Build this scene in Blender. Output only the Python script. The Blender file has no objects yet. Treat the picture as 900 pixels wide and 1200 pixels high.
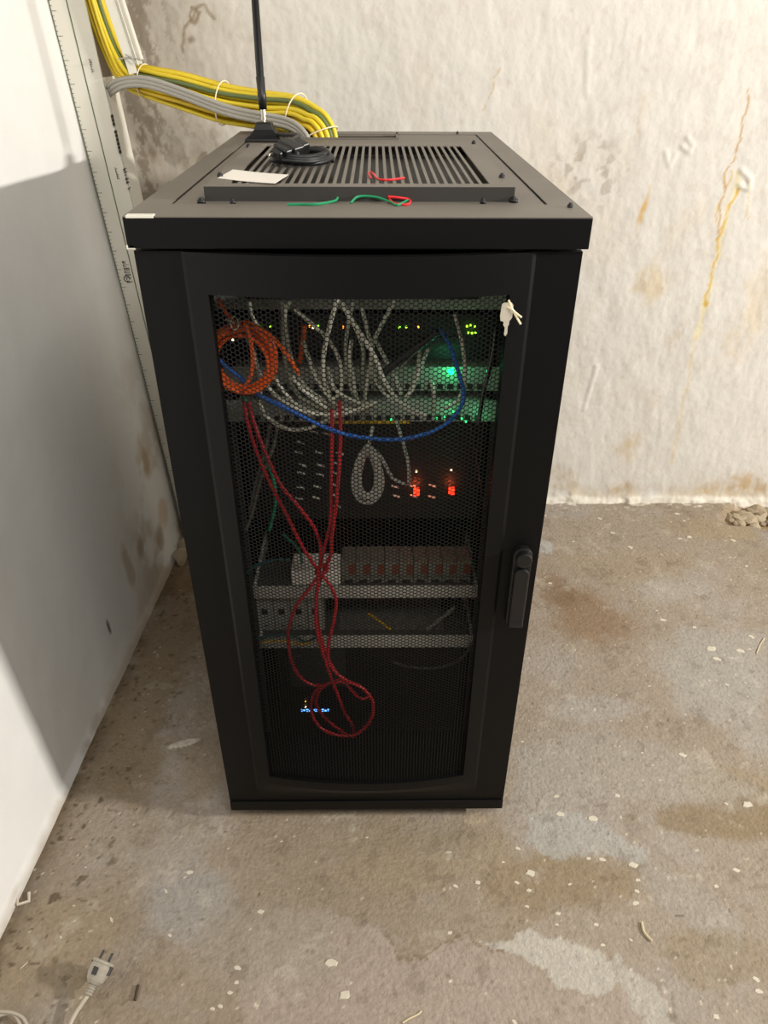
import bpy, bmesh, math, random
import numpy as np
from mathutils import Vector, Matrix
random.seed(7); rng = np.random.default_rng(7)
SC = bpy.context.scene; COL = SC.collection
PI = math.pi

# ---------------------------------------------------------------- camera
CX, CY, CZ, YAW, PIT, ROL, FP = 0.02166, -1.01375, 1.4768, 0.013009, 0.574987, 0.0045775, 863.55
Fv = np.array([math.sin(YAW)*math.cos(PIT), math.cos(YAW)*math.cos(PIT), -math.sin(PIT)])
R0 = np.array([math.cos(YAW), -math.sin(YAW), 0.0]); U0 = np.cross(R0, Fv)
Rv = R0*math.cos(ROL)+U0*math.sin(ROL); Uv = -R0*math.sin(ROL)+U0*math.cos(ROL)
ORG = np.array([CX, CY, CZ])
def un(px, py, axis, val):
    """photo pixel -> point on the plane axis = val"""
    d = Fv*FP+Rv*(px-450)+Uv*(600-py); t = (val-ORG[axis])/d[axis]
    return ORG+d*t
def Y(px, py, y): return un(px, py, 1, y)
def Z(px, py, z=0.0): return un(px, py, 2, z)
cam = bpy.data.cameras.new('camera'); cam.sensor_fit = 'HORIZONTAL'; cam.sensor_width = 36; cam.lens = FP/900*36
cam.clip_start = 0.02
co = bpy.data.objects.new('camera', cam); COL.objects.link(co)
co.matrix_world = Matrix(((Rv[0], Uv[0], -Fv[0], CX), (Rv[1], Uv[1], -Fv[1], CY), (Rv[2], Uv[2], -Fv[2], CZ), (0, 0, 0, 1)))
SC.camera = co

# ---------------------------------------------------------------- materials
def lin(c):
    return tuple(((v/255)/12.92 if v/255 <= .04045 else (((v/255)+.055)/1.055)**2.4) for v in c)
def mat(name, rgb, rough=.6, metal=0, bump=0, bscale=300, var=0, vscale=20, emit=None, estr=1, spec=.5, coat=0):
    m = bpy.data.materials.new(name); m.use_nodes = True; nt = m.node_tree; N = nt.nodes; L = nt.links
    b = N['Principled BSDF']; c = lin(rgb)+(1,)
    b.inputs['Base Color'].default_value = c; b.inputs['Roughness'].default_value = rough
    b.inputs['Metallic'].default_value = metal; b.inputs['Specular IOR Level'].default_value = spec
    b.inputs['Coat Weight'].default_value = coat
    tc = N.new('ShaderNodeTexCoord')
    if var:
        n = N.new('ShaderNodeTexNoise'); n.inputs['Scale'].default_value = vscale; n.inputs['Detail'].default_value = 5
        L.new(tc.outputs['Object'], n.inputs['Vector'])
        r = N.new('ShaderNodeMapRange'); r.inputs[1].default_value = .3; r.inputs[2].default_value = .7
        r.inputs[3].default_value = 1-var; r.inputs[4].default_value = 1+var
        L.new(n.outputs['Fac'], r.inputs[0])
        h = N.new('ShaderNodeHueSaturation'); h.inputs['Color'].default_value = c
        L.new(r.outputs[0], h.inputs['Value']); L.new(h.outputs[0], b.inputs['Base Color'])
    if bump:
        n = N.new('ShaderNodeTexNoise'); n.inputs['Scale'].default_value = bscale; n.inputs['Detail'].default_value = 3
        L.new(tc.outputs['Object'], n.inputs['Vector'])
        bm = N.new('ShaderNodeBump'); bm.inputs['Strength'].default_value = bump; bm.inputs['Distance'].default_value = .001
        L.new(n.outputs['Fac'], bm.inputs['Height']); L.new(bm.outputs[0], b.inputs['Normal'])
    if emit:
        b.inputs['Emission Color'].default_value = lin(emit)+(1,); b.inputs['Emission Strength'].default_value = estr
    return m
def attr_mat(name, rough, bump, s1, s2, mott=.12, dist=.002):
    m = bpy.data.materials.new(name); m.use_nodes = True; nt = m.node_tree; N = nt.nodes; L = nt.links
    b = N['Principled BSDF']; b.inputs['Roughness'].default_value = rough; b.inputs['Specular IOR Level'].default_value = .3
    a = N.new('ShaderNodeAttribute'); a.attribute_name = 'Col'
    tc = N.new('ShaderNodeTexCoord')
    n1 = N.new('ShaderNodeTexNoise'); n1.inputs['Scale'].default_value = s1; n1.inputs['Detail'].default_value = 8; n1.inputs['Roughness'].default_value = .7
    L.new(tc.outputs['Object'], n1.inputs['Vector'])
    r = N.new('ShaderNodeMapRange'); r.inputs[1].default_value = .3; r.inputs[2].default_value = .7
    r.inputs[3].default_value = 1-mott; r.inputs[4].default_value = 1+mott; L.new(n1.outputs['Fac'], r.inputs[0])
    h = N.new('ShaderNodeHueSaturation'); L.new(a.outputs['Color'], h.inputs['Color']); L.new(r.outputs[0], h.inputs['Value'])
    L.new(h.outputs[0], b.inputs['Base Color'])
    n2 = N.new('ShaderNodeTexNoise'); n2.inputs['Scale'].default_value = s2; n2.inputs['Detail'].default_value = 6
    L.new(tc.outputs['Object'], n2.inputs['Vector'])
    bm = N.new('ShaderNodeBump'); bm.inputs['Strength'].default_value = bump; bm.inputs['Distance'].default_value = dist
    L.new(n2.outputs['Fac'], bm.inputs['Height']); L.new(bm.outputs[0], b.inputs['Normal'])
    return m
M = {
 'floor': attr_mat('bare_concrete', .75, 1.0, 90, 130, .16, .003),
 'wall': attr_mat('old_whitewash', .8, .55, 12, 55, .05, .003),
 'wall_l': attr_mat('smooth_paint', .55, .25, 6, 25, .03, .002),
 'black': mat('black_powder_coat', (10, 10, 10.5), .45, bump=.12, bscale=900, spec=.2),
 'web': mat('black_steel_mesh', (16, 16, 15), .45, spec=.3),
 'roof': mat('dusty_black_steel', (108, 101, 91), .55, var=.12, vscale=6, bump=.1, bscale=500, spec=.6),
 'rooflip': mat('dusty_black_edge', (50, 48, 45), .5, var=.1, vscale=9),
 'plastic': mat('black_plastic', (18, 18, 18), .38, spec=.5),
 'rubber': mat('black_rubber', (14, 14, 15), .5), 'gloss': mat('glossy_black_cable', (10, 12, 11), .15, spec=.8, coat=.6),
 'inner': mat('dark_steel', (6, 6, 6), .5),
 'rail': mat('rail_steel', (58, 58, 55), .5, metal=.2),
 'grey': mat('light_grey_panel', (160, 160, 150), .5, var=.06),
 'shelf': mat('zinc_grey_shelf', (186, 183, 172), .4, var=.08),
 'mod': mat('grey_module_plastic', (116, 113, 101), .5),
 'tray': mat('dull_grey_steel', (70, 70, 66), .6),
 'yel': mat('yellow_jacket', (230, 204, 44), .42, var=.08, vscale=12),
 'yel2': mat('deep_yellow_jacket', (214, 180, 30), .42, var=.08, vscale=12),
 'grn2': mat('olive_green_jacket', (98, 112, 62), .45),
 'gcab': mat('grey_jacket', (170, 166, 156), .45),
 'cream': mat('cream_grey_jacket', (192, 190, 172), .45),
 'orange': mat('orange_jacket', (236, 96, 22), .45),
 'red': mat('red_jacket', (172, 20, 30), .45),
 'blue': mat('blue_jacket', (24, 92, 180), .45),
 'green': mat('green_jacket', (16, 120, 84), .45),
 'teal': mat('teal_jacket', (30, 84, 90), .5),
 'white': mat('white_plastic', (236, 232, 220), .45),
 'duct': mat('white_duct_plastic', (226, 222, 208), .42, var=.02, vscale=4),
 'ductin': mat('duct_inside', (128, 112, 92), .7),
 'print': mat('grey_print', (84, 82, 76), .8),
 'printk': mat('black_print', (42, 40, 38), .8),
 'greenline': mat('green_grey_groove', (84, 98, 72), .7),
 'metal': mat('nickel', (206, 200, 186), .28, metal=1),
 'key': mat('nickel_key', (214, 206, 190), .42, metal=.35),
 'tie': mat('cable_tie_nylon', (240, 226, 190), .4),
 'gtie': mat('green_zip_tie', (30, 140, 92), .4),
 'rtie': mat('red_zip_tie', (226, 44, 50), .4),
 'paper': mat('white_paper', (232, 226, 214), .7),
 'paper2': mat('plastic_bagged_paper', (104, 101, 92), .35),
 'ystripe': mat('yellow_stripe', (214, 168, 30), .5),
 'brown': mat('orange_brown_block', (120, 52, 26), .5),
 'hole': mat('port_black', (6, 6, 6), .7),
 'plug': mat('grey_plug_plastic', (168, 160, 146), .5, var=.12, vscale=90),
 'cord': mat('pale_grey_cord', (176, 166, 148), .45),
 'chip': mat('flaked_whitewash', (200, 191, 172), .8, var=.08, vscale=60),
 'stone': mat('broken_concrete', (172, 156, 130), .85, bump=.8, bscale=90, var=.25, vscale=35),
 'twig': mat('dry_straw', (206, 190, 154), .7),
 'dark': mat('dark_debris', (66, 52, 38), .8),
 'lgreen': mat('led_green', (10, 40, 20), .4, emit=(10, 255, 120), estr=18),
 'lgreen2': mat('led_green_dim', (10, 40, 20), .4, emit=(30, 230, 110), estr=5),
 'lyel': mat('led_yellow_green', (20, 40, 10), .4, emit=(150, 255, 40), estr=6),
 'lamb': mat('led_amber', (40, 30, 10), .4, emit=(255, 150, 40), estr=6),
 'lred': mat('neon_red', (60, 8, 4), .4, emit=(255, 50, 22), estr=3.2),
 'lwht': mat('led_warm_white', (40, 40, 30), .4, emit=(255, 226, 170), estr=6),
 'lcd': mat('lcd_blue', (10, 20, 60), .4, emit=(90, 160, 255), estr=3.5),
}

# ---------------------------------------------------------------- mesh helpers
class MB:
    def __init__(s): s.v = []; s.f = []; s.mi = []; s.cur = 0
    def add(s, v, f):
        o = len(s.v); s.v += [tuple(float(c) for c in p) for p in v]; s.f += [tuple(i+o for i in q) for q in f]; s.mi += [s.cur]*len(f)
    def box(s, x0, x1, y0, y1, z0, z1):
        s.add([(x0,y0,z0),(x1,y0,z0),(x1,y1,z0),(x0,y1,z0),(x0,y0,z1),(x1,y0,z1),(x1,y1,z1),(x0,y1,z1)],
              [(0,3,2,1),(4,5,6,7),(0,1,5,4),(1,2,6,5),(2,3,7,6),(3,0,4,7)])
    def tube(s, pts, r, seg=8, caps=True):
        P = [Vector(p) for p in pts]; n = len(P); rr = r if hasattr(r, '__len__') else [r]*n
        T = [(P[min(i+1, n-1)]-P[max(i-1, 0)]).normalized() for i in range(n)]
        a = Vector((0, 0, 1)) if abs(T[0].z) < .9 else Vector((1, 0, 0))
        N = (a-T[0]*a.dot(T[0])).normalized(); V = []
        for i in range(n):
            N = (N-T[i]*N.dot(T[i])).normalized(); B = T[i].cross(N)
            for k in range(seg):
                t = 2*PI*k/seg; V.append(P[i]+(N*math.cos(t)+B*math.sin(t))*rr[i])
        F = [(i*seg+k, i*seg+(k+1) % seg, (i+1)*seg+(k+1) % seg, (i+1)*seg+k) for i in range(n-1) for k in range(seg)]
        if caps: F += [tuple(range(seg))[::-1], tuple((n-1)*seg+k for k in range(seg))]
        s.add(V, F)
    def prism(s, poly, y0, y1, ax='y'):
        n = len(poly)
        def p(a, b, d): return {'y': (a, d, b), 'z': (a, b, d), 'x': (d, a, b)}[ax]
        s.add([p(a, b, y0) for a, b in poly]+[p(a, b, y1) for a, b in poly],
              [tuple(range(n)), tuple(range(2*n-1, n-1, -1))]+[(i, i+n, (i+1) % n+n, (i+1) % n) for i in range(n)])
    def build(s, name, m, parent=None, smooth=False, bevel=0, org=None, mod=None):
        me = bpy.data.meshes.new(name); v = np.array(s.v, dtype=float)
        if parent is not None and org is None: org = parent['_w']
        if org is not None: v = v-np.array(org)
        me.from_pydata(v.tolist(), [], s.f); me.update()
        for q in (m if isinstance(m, list) else [m]): me.materials.append(M[q])
        if isinstance(m, list): me.polygons.foreach_set('material_index', s.mi)
        b = bmesh.new(); b.from_mesh(me); bmesh.ops.recalc_face_normals(b, faces=b.faces); b.to_mesh(me); b.free()
        if smooth: me.polygons.foreach_set('use_smooth', [True]*len(me.polygons))
        o = bpy.data.objects.new(name, me); COL.objects.link(o)
        if parent is not None:
            o.parent = parent; o['_w'] = list(org) if True else None
        elif org is not None: o.location = org
        if parent is None: o['_w'] = list(org) if org is not None else [0, 0, 0]
        if bevel:
            q = o.modifiers.new('bevel', 'BEVEL'); q.width = bevel; q.segments = 2; q.limit_method = 'ANGLE'; q.angle_limit = .6
        return o
# parent offsets: every child mesh of a thing at origin W keeps coordinates relative to W (sub-parts share it)
def thing(name, label, cat, loc=(0, 0, 0), group=None):
    o = bpy.data.objects.new(name, None); COL.objects.link(o); o.location = loc; o.empty_display_size = .05
    o['label'] = label; o['category'] = cat; o['_w'] = [float(c) for c in loc]
    if group: o['group'] = group
    return o
def tag(o, label, cat, group=None, kind=None):
    o['label'] = label; o['category'] = cat
    if group: o['group'] = group
    if kind: o['kind'] = kind
    return o
def box(name, m, x0, x1, y0, y1, z0, z1, parent=None, bevel=0):
    b = MB(); b.box(x0, x1, y0, y1, z0, z1); return b.build(name, m, parent, bevel=bevel)
def crm(P, k=8):
    P = [np.array(p, float) for p in P]; P = [2*P[0]-P[1]]+P+[2*P[-1]-P[-2]]; out = []
    for i in range(1, len(P)-2):
        a, b, c, d = P[i-1:i+3]
        for j in range(k):
            t = j/k; out.append(.5*((2*b)+(c-a)*t+(2*a-5*b+4*c-d)*t*t+(3*b-a-3*c+d)*t**3))
    return out+[P[-2]]
def cyl(b, c, r, h, axis='y', seg=16):
    c = np.array(c, float); d = {'x': np.array([1, 0, 0]), 'y': np.array([0, 1, 0]), 'z': np.array([0, 0, 1])}[axis]
    b.tube([c-d*h/2, c+d*h/2], r, seg)

# ---------------------------------------------------------------- noise
def vn(u, v, seed):
    g = np.random.default_rng(seed).random((256, 256)); iu = np.floor(u).astype(int); iv = np.floor(v).astype(int)
    fu = u-iu; fv = v-iv; fu = fu*fu*(3-2*fu); fv = fv*fv*(3-2*fv); a = iu % 256; b = iv % 256; a1 = (a+1) % 256; b1 = (b+1) % 256
    return (g[a, b]*(1-fu)+g[a1, b]*fu)*(1-fv)+(g[a, b1]*(1-fu)+g[a1, b1]*fu)*fv
def fbm(u, v, s, seed, o=5, g=.5):
    t = 0; a = 1; w = 0
    for k in range(o): t = t+a*vn(u*s*2**k+17.3*k, v*s*2**k+5.1*k, seed+k); w += a; a *= g
    return t/w
def sm(a, b, x):
    t = np.clip((x-a)/(b-a), 0, 1); return t*t*(3-2*t)
def segd(u, v, P):
    d = np.full(u.shape, 9.0)
    for (a, b), (c, e) in zip(P[:-1], P[1:]):
        l = (c-a)**2+(e-b)**2+1e-12; t = np.clip(((u-a)*(c-a)+(v-b)*(e-b))/l, 0, 1)
        d = np.minimum(d, np.hypot(u-a-t*(c-a), v-b-t*(e-b)))
    return d
def mixc(c, k, m):
    m = m[..., None]; return c*(1-m)+np.array(lin(k))*m
def axis_pts(*seg):
    out = [seg[0][0]]
    for a, b, st in seg:
        n = max(1, round((b-a)/st)); out += list(np.linspace(a, b, n+1)[1:])
    return np.array(out)
def surf(name, m, A, B, C, P3, flip=False):
    nu, nv = A.shape; me = bpy.data.meshes.new(name); idx = np.arange(nu*nv).reshape(nu, nv)
    q = np.stack([idx[:-1, :-1], idx[1:, :-1], idx[1:, 1:], idx[:-1, 1:]], -1).reshape(-1, 4)
    if flip: q = q[:, ::-1]
    me.vertices.add(nu*nv); me.vertices.foreach_set('co', P3.reshape(-1).astype(np.float32))
    me.loops.add(q.size); me.loops.foreach_set('vertex_index', q.reshape(-1).astype(np.int32))
    me.polygons.add(len(q)); me.polygons.foreach_set('loop_start', np.arange(0, q.size, 4, dtype=np.int32))
    me.update(calc_edges=True); me.polygons.foreach_set('use_smooth', [True]*len(q))
    ca = me.attributes.new('Col', 'FLOAT_COLOR', 'POINT')
    ca.data.foreach_set('color', np.concatenate([C, np.ones(C.shape[:-1]+(1,))], -1).reshape(-1).astype(np.float32))
    me.materials.append(M[m]); me.validate()
    o = bpy.data.objects.new(name, me); COL.objects.link(o); o['kind'] = 'structure'; return o

# ---------------------------------------------------------------- floor
PIT_C = (1.46, 1.25)
def floor_h(x, y):
    x = np.asarray(x, float); y = np.asarray(y, float)
    h = (fbm(x+5, y+5, 2.2, 11, 4)-.5)*.006+(fbm(x+5, y+5, 26, 21, 3)-.5)*.0016
    e = np.hypot((x-PIT_C[0])/.18, (y-PIT_C[1])/.10)+(fbm(x, y, 14, 3, 3)-.5)*.5
    return h-.03*sm(1.05, .75, e)-.004
xs = axis_pts((-1.0, -.8, .05), (-.8, 1.65, .004), (1.65, 4.0, .06)); ys = axis_pts((-3.2, -.6, .06), (-.6, 1.40, .004))
A, B = np.meshgrid(xs, ys, indexing='ij')
H = floor_h(A, B)
n1 = fbm(A, B, 2.1, 41, 6, .6); n2 = fbm(A, B, 5.5, 52, 5, .6); n3 = fbm(A, B, 22, 63, 4, .65)
C = np.ones(A.shape+(3,))*np.array(lin((151, 138, 122)))
C = mixc(C, (136, 120, 97), sm(.46, .66, n1)*.5)
C = mixc(C, (160, 154, 148), sm(.52, .72, n2)*.4)
wob = (fbm(A, B, 7, 71, 7, .68)-.5)*1.25
def blob(px, py, rx, ry, col, k=1., edge=.25, ang=0, wb=1.1):
    """stain centred on the floor spot seen at photo pixel (px, py); rx, ry in metres"""
    global C
    c = Z(px, py); ca, sa = math.cos(ang), math.sin(ang); dx = A-c[0]; dy = B-c[1]
    e = np.hypot((dx*ca+dy*sa)/rx, (-dx*sa+dy*ca)/ry)+wob*wb
    C = mixc(C, col, k*sm(1, 1-edge, e))
blob(690, 720, .17, .17, (132, 108, 82), .8, .7)
blob(650, 690, .08, .14, (118, 92, 66), .6, .7)
blob(740, 660, .3, .12, (150, 134, 110), .6, .6)
blob(830, 620, .22, .1, (154, 138, 112), .7, .6)
blob(845, 790, .22, .18, (160, 154, 144), .7, .6)
blob(790, 690, .14, .09, (164, 157, 146), .6, .6)
blob(640, 640, .03, .05, (172, 172, 168), .7, .4)
blob(700, 830, .2, .06, (164, 158, 150), .6, .6)
blob(860, 920, .16, .06, (146, 128, 98), .6, .6)
blob(650, 1030, .2, .09, (136, 119, 92), .8, .5)
blob(850, 960, .18, .06, (132, 114, 86), .8, .4)
blob(850, 1120, .12, .07, (140, 124, 98), .6, .4)
def inpoly(u, v, P):
    r_ = np.zeros(u.shape, bool)
    for (a, b), (c, e) in zip(P, P[1:]+P[:1]):
        if b != e: r_ ^= ((b > v) != (e > v)) & (u < (c-a)*(v-b)/(e-b)+a)
    return r_
wx = (fbm(A, B, 12, 401, 6, .7)-.5)*.09; wy = (fbm(A, B, 12, 431, 6, .7)-.5)*.09
def patch_poly(px, col, k, soft=.002):
    global C
    P = [tuple(Z(a, b)[:2]) for a, b in px]; m = inpoly(A+wx, B+wy, P)
    d = segd(A+wx, B+wy, P+P[:1]); C = mixc(C, col, k*np.where(m, .5+.5*np.clip(d/soft, 0, 1), .5-.5*np.clip(d/soft, 0, 1)))
patch_poly([(300, 1080), (380, 1060), (450, 1100), (475, 1118), (520, 1108), (545, 1097), (580, 1110), (620, 1124), (655, 1158), (690, 1168), (725, 1148), (752, 1215), (280, 1220)], (158, 144, 131), .85, .004)
patch_poly([(612, 955), (640, 942), (690, 962), (730, 975), (762, 995), (755, 1010), (720, 1004), (660, 1003), (640, 1002), (622, 985)], (160, 156, 148), .85, .004)
patch_poly([(560, 1092), (600, 1094), (640, 1100), (690, 1106), (716, 1120), (715, 1140), (700, 1150), (690, 1166), (672, 1158), (650, 1148), (636, 1128), (600, 1117), (580, 1107)], (176, 170, 158), .9)
patch_poly([(716, 1120), (740, 1130), (775, 1165), (800, 1215), (748, 1215), (735, 1175), (722, 1148)], (172, 166, 154), .8)
patch_poly([(742, 1000), (800, 1015), (850, 1050), (870, 1100), (830, 1100), (780, 1070), (750, 1040)], (154, 146, 134), .7, .01)
patch_poly([(790, 730), (850, 735), (900, 740), (900, 890), (840, 850), (800, 830), (780, 780)], (158, 152, 142), .7, .02)
patch_poly([(600, 880), (680, 850), (760, 865), (850, 900), (900, 935), (820, 940), (700, 935), (600, 950)], (158, 151, 140), .6, .02)
patch_poly([(500, 960), (590, 975), (625, 1000), (560, 1010), (470, 1040), (400, 1030), (420, 980)], (142, 127, 102), .5, .02)
blob(560, 960, .05, .03, (176, 160, 134), .6, .4)
blob(470, 1020, .25, .05, (150, 134, 112), .7, .5)
blob(220, 1060, .12, .09, (150, 146, 140), .6, .5)
blob(60, 1100, .18, .12, (148, 132, 108), .7, .6)
blob(330, 1100, .2, .1, (150, 140, 126), .6, .5)
blob(180, 800, .14, .5, (132, 115, 90), .75, .5)
blob(215, 870, .045, .012, (206, 198, 184), .9, .15, .3, .6)
blob(195, 660, .2, .2, (116, 92, 62), .7, .5)
C = mixc(C, (196, 188, 172), sm(.66, .76, n3)*.22)
C = mixc(C, (96, 82, 64), sm(.36, .28, n3)*.25)
# dark crusty line where the concrete skin has flaked off
for P, w, k in ([[(450, 1098), (475, 1118), (520, 1108), (545, 1097), (580, 1110), (600, 1118)], .003, (112, 94, 68)],
                [[(160, 1200), (162, 1120), (166, 1040)], .002, (128, 114, 98)],
                ):
    W = [tuple(Z(a, b)[:2]) for a, b in P]; d = segd(A+wx, B+wy, W); C = mixc(C, k, .7*sm(w*1.6, w*.3, d))
# flaked paint crumbs along the wall foot
C = mixc(C, (214, 206, 190), sm(.62, .70, fbm(A, B, 60, 88, 2))*sm(1.26, 1.34, B)*.8)
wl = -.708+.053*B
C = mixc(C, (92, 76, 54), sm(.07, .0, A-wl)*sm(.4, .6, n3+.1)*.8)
C = mixc(C, (150, 128, 98), sm(1.05, .6, np.hypot((A-PIT_C[0])/.18, (B-PIT_C[1])/.10)))
# pores and grit
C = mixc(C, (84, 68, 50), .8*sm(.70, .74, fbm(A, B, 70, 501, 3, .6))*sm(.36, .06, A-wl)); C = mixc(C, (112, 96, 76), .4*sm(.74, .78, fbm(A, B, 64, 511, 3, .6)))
pz = vn(A*150, B*150, 9); C = mixc(C, (214, 204, 184), sm(.955, .985, pz)*.7); C = mixc(C, (84, 70, 54), sm(.03, .012, pz)*.7)
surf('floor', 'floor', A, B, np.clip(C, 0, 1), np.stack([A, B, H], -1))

# ---------------------------------------------------------------- back wall
def wall_off(x, z):
    r = fbm(x, z, 1.5, 101, 4)-.5; t = fbm(x*1.6, z*.8, 14, 111, 5, .6)-.5; q = fbm(x*2+z*.3, z*.5, 30, 118, 3)-.5
    return r*.02+t*.0055+q*.0016
xs = axis_pts((-1.2, -.85, .05), (-.85, 1.7, .005), (1.7, 4.0, .06)); zs = axis_pts((-.06, 1.7, .005), (1.7, 2.6, .06))
A, B = np.meshgrid(xs, zs, indexing='ij')
C = np.ones(A.shape+(3,))*np.array(lin((213, 208, 199)))
n1 = fbm(A, B, 1.8, 141, 6, .6); n2 = fbm(A*1.5, B*.6, 5, 152, 5, .6); n3 = fbm(A, B, 30, 163, 4, .6)
C = mixc(C, (206, 192, 168), sm(.5, .75, n1)*.35); C = mixc(C, (204, 194, 178), sm(.54, .74, n2)*.3)
C = mixc(C, (178, 164, 140), sm(.6, .74, n3)*.15)
wob = fbm(A, B, 9, 171, 5, .6)-.5; streak = fbm(A*1.6+B*.25, B*.7, 16, 175, 6, .68); relief = np.zeros(A.shape)
def wp(px, py): q = Y(px, py, 1.333); return (q[0], q[2])
def wb(px, py, rx, rz, col, k=1., edge=.5, ang=0, wv=2.4):
    global C
    rx *= 1.5; rz *= 1.4; c = wp(px, py); ca, sa = math.cos(ang), math.sin(ang); dx = A-c[0]; dz = B-c[1]
    e = np.hypot((dx*ca+dz*sa)/rx, (-dx*sa+dz*ca)/rz)+wob*wv; m = sm(1.05, .1, e+.0*edge)*(.25+.75*sm(.40, .60, streak)); C = mixc(C, col, k*m); return m
spk = sm(.56, .64, fbm(A, B, 34, 181, 3))
def wspk(px, py, rx, rz, col, k):
    global C
    c = wp(px, py); e = np.hypot((A-c[0])/rx, (B-c[1])/rz)+wob; C = mixc(C, col, k*sm(1, .4, e)*spk)
# grubby left part by the corner
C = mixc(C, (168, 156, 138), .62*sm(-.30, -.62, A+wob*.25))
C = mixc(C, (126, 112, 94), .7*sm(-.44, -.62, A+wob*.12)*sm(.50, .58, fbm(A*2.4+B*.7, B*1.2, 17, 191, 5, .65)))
wb(178, 165, .035, .09, (124, 106, 86), .8, .4); wb(187, 185, .04, .06, (130, 112, 92), .6, .4); wb(223, 47, .014, .012, (128, 106, 84), .9, .4)
wspk(230, 210, .14, .16, (140, 124, 104), .6)
wspk(700, 205, .14, .13, (150, 136, 116), .45); wspk(680, 180, .1, .1, (150, 136, 116), .35)
wb(748, 155, .02, .055, (196, 172, 128), .8, .5); wb(757, 238, .008, .045, (206, 168, 92), .9, .5, -.15)
wb(765, 330, .05, .05, (206, 190, 160), .8, .6); wb(735, 520, .05, .14, (196, 178, 146), .75, .6, -.2)
wb(790, 400, .02, .05, (196, 184, 166), .8, .6, -.2); wb(800, 270, .03, .08, (206, 196, 178), .8, .6, -.3)
wb(725, 575, .05, .06, (180, 156, 120), .8, .6); wb(655, 560, .05, .05, (190, 172, 142), .7, .6)
wb(872, 572, .1, .05, (182, 152, 106), .8, .6); wb(895, 350, .06, .2, (210, 194, 168), .7, .6, -.2); wb(640, 300, .1, .2, (214, 202, 182), .5, .7)
C = mixc(C, (186, 168, 136), .6*sm(.09, .0, B+wob*.1)*sm(.42, .56, n2+.04)); C = mixc(C, (236, 230, 216), .8*sm(.03, .012, B+wob*.04))
jx = A+(fbm(A, B, 40, 211, 3)-.5)*.02
def line(P, w, col, k):
    global C, relief
    d = segd(jx, B, [wp(a, b) for a, b in P]); C = mixc(C, col, k*sm(w*1.5, w*.3, d)); return d
line([(866, 205), (860, 232), (850, 262), (845, 290), (836, 320), (831, 345), (824, 372), (817, 395)], .011, (224, 208, 150), .5)
line([(866, 222), (858, 240), (850, 262), (843, 282), (840, 308), (832, 335), (827, 360)], .0035, (206, 166, 60), .85)
line([(878, 105), (872, 150), (862, 185), (852, 202), (846, 240), (843, 280)], .003, (186, 146, 84), .8)
line([(860, 200), (849, 225), (838, 262)], .003, (206, 172, 90), .7); line([(876, 212), (880, 235), (877, 258)], .003, (206, 176, 104), .7)
line([(817, 395), (808, 440), (797, 500), (786, 545)], .005, (214, 196, 158), .6)
line([(250, 22), (238, 5), (232, 8), (226, 22), (215, 34), (212, 60)], .004, (146, 128, 104), .8); line([(225, 8), (235, 14), (228, 28), (222, 18), (225, 8)], .004, (138, 118, 94), .8)
line([(568, 130), (575, 110), (585, 80)], .002, (196, 172, 130), .7)
for P, hgt in ([[(800, 172), (808, 178), (812, 170), (806, 162)], .004], [[(780, 178), (785, 195), (792, 182)], .003], [[(870, 200), (880, 210), (878, 222), (868, 218)], .005],
               [[(690, 60), (688, 110)], .002], [[(700, 430), (685, 480)], .003]):
    relief += hgt*sm(.012, .002, segd(A, B, [wp(a, b) for a, b in P]))
Yw = 1.337-wall_off(A, B)-relief-(.002+.012*fbm(A, B, 45, 9, 3))*sm(.045, .0, B+wob*.06)*(.6+fbm(A, B, 12, 5, 3))
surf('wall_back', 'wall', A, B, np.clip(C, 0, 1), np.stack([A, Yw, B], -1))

# ---------------------------------------------------------------- left wall (slightly battered)
def lwx(y, z): return -.708+.053*y-.065*z
ys = axis_pts((-3.2, -.6, .06), (-.6, 1.40, .006)); zs = axis_pts((-.06, 1.7, .006), (1.7, 2.6, .06))
A, B = np.meshgrid(ys, zs, indexing='ij')
C = np.ones(A.shape+(3,))*np.array(lin((231, 229, 224))); wob = fbm(A, B, 6, 271, 5, .6)-.5
def lp(px, py):
    d = Fv*FP+Rv*(px-450)+Uv*(600-py); t = (-.708+.053*CY-.065*CZ-CX)/(d[0]-.053*d[1]+.065*d[2]); q = ORG+d*t; return q[1], q[2]
nn = fbm(A, B, 7, 281, 5, .6)
C = mixc(C, (170, 146, 112), .75*sm(.35, 1.1, A+wob*.5-B*.5)*sm(.47, .66, nn)*sm(1.0, .2, B))
for px, py, r1, r2, col, k in ((170, 540, .05, .09, (170, 144, 108), .8), (188, 630, .05, .06, (150, 122, 88), .7), (165, 640, .04, .05, (160, 136, 104), .7), (128, 735, .008, .03, (96, 78, 58), .9), (150, 660, .03, .08, (176, 152, 118), .6), (192, 600, .06, .06, (196, 160, 112), .5), (155, 380, .05, .06, (196, 178, 150), .5), (120, 860, .1, .03, (140, 116, 84), .7), (12, 1050, .06, .01, (190, 180, 160), .6)):
    c = lp(px, py); C = mixc(C, col, k*sm(1, .4, np.hypot((A-c[0])/r1, (B-c[1])/r2)+wob*1.5))
C = mixc(C, (150, 128, 98), .6*sm(.035, .0, B+wob*.05)*sm(.4, .6, nn+.05))
X = lwx(A, B)+(fbm(A, B, 1.3, 301, 4)-.5)*.016+(fbm(A, B, 16, 311, 3)-.5)*.0022+.012*sm(.03, -.02, B)
surf('wall_left', 'wall_l', A, B, np.clip(C, 0, 1), np.stack([X, A, B], -1), flip=True)

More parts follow.
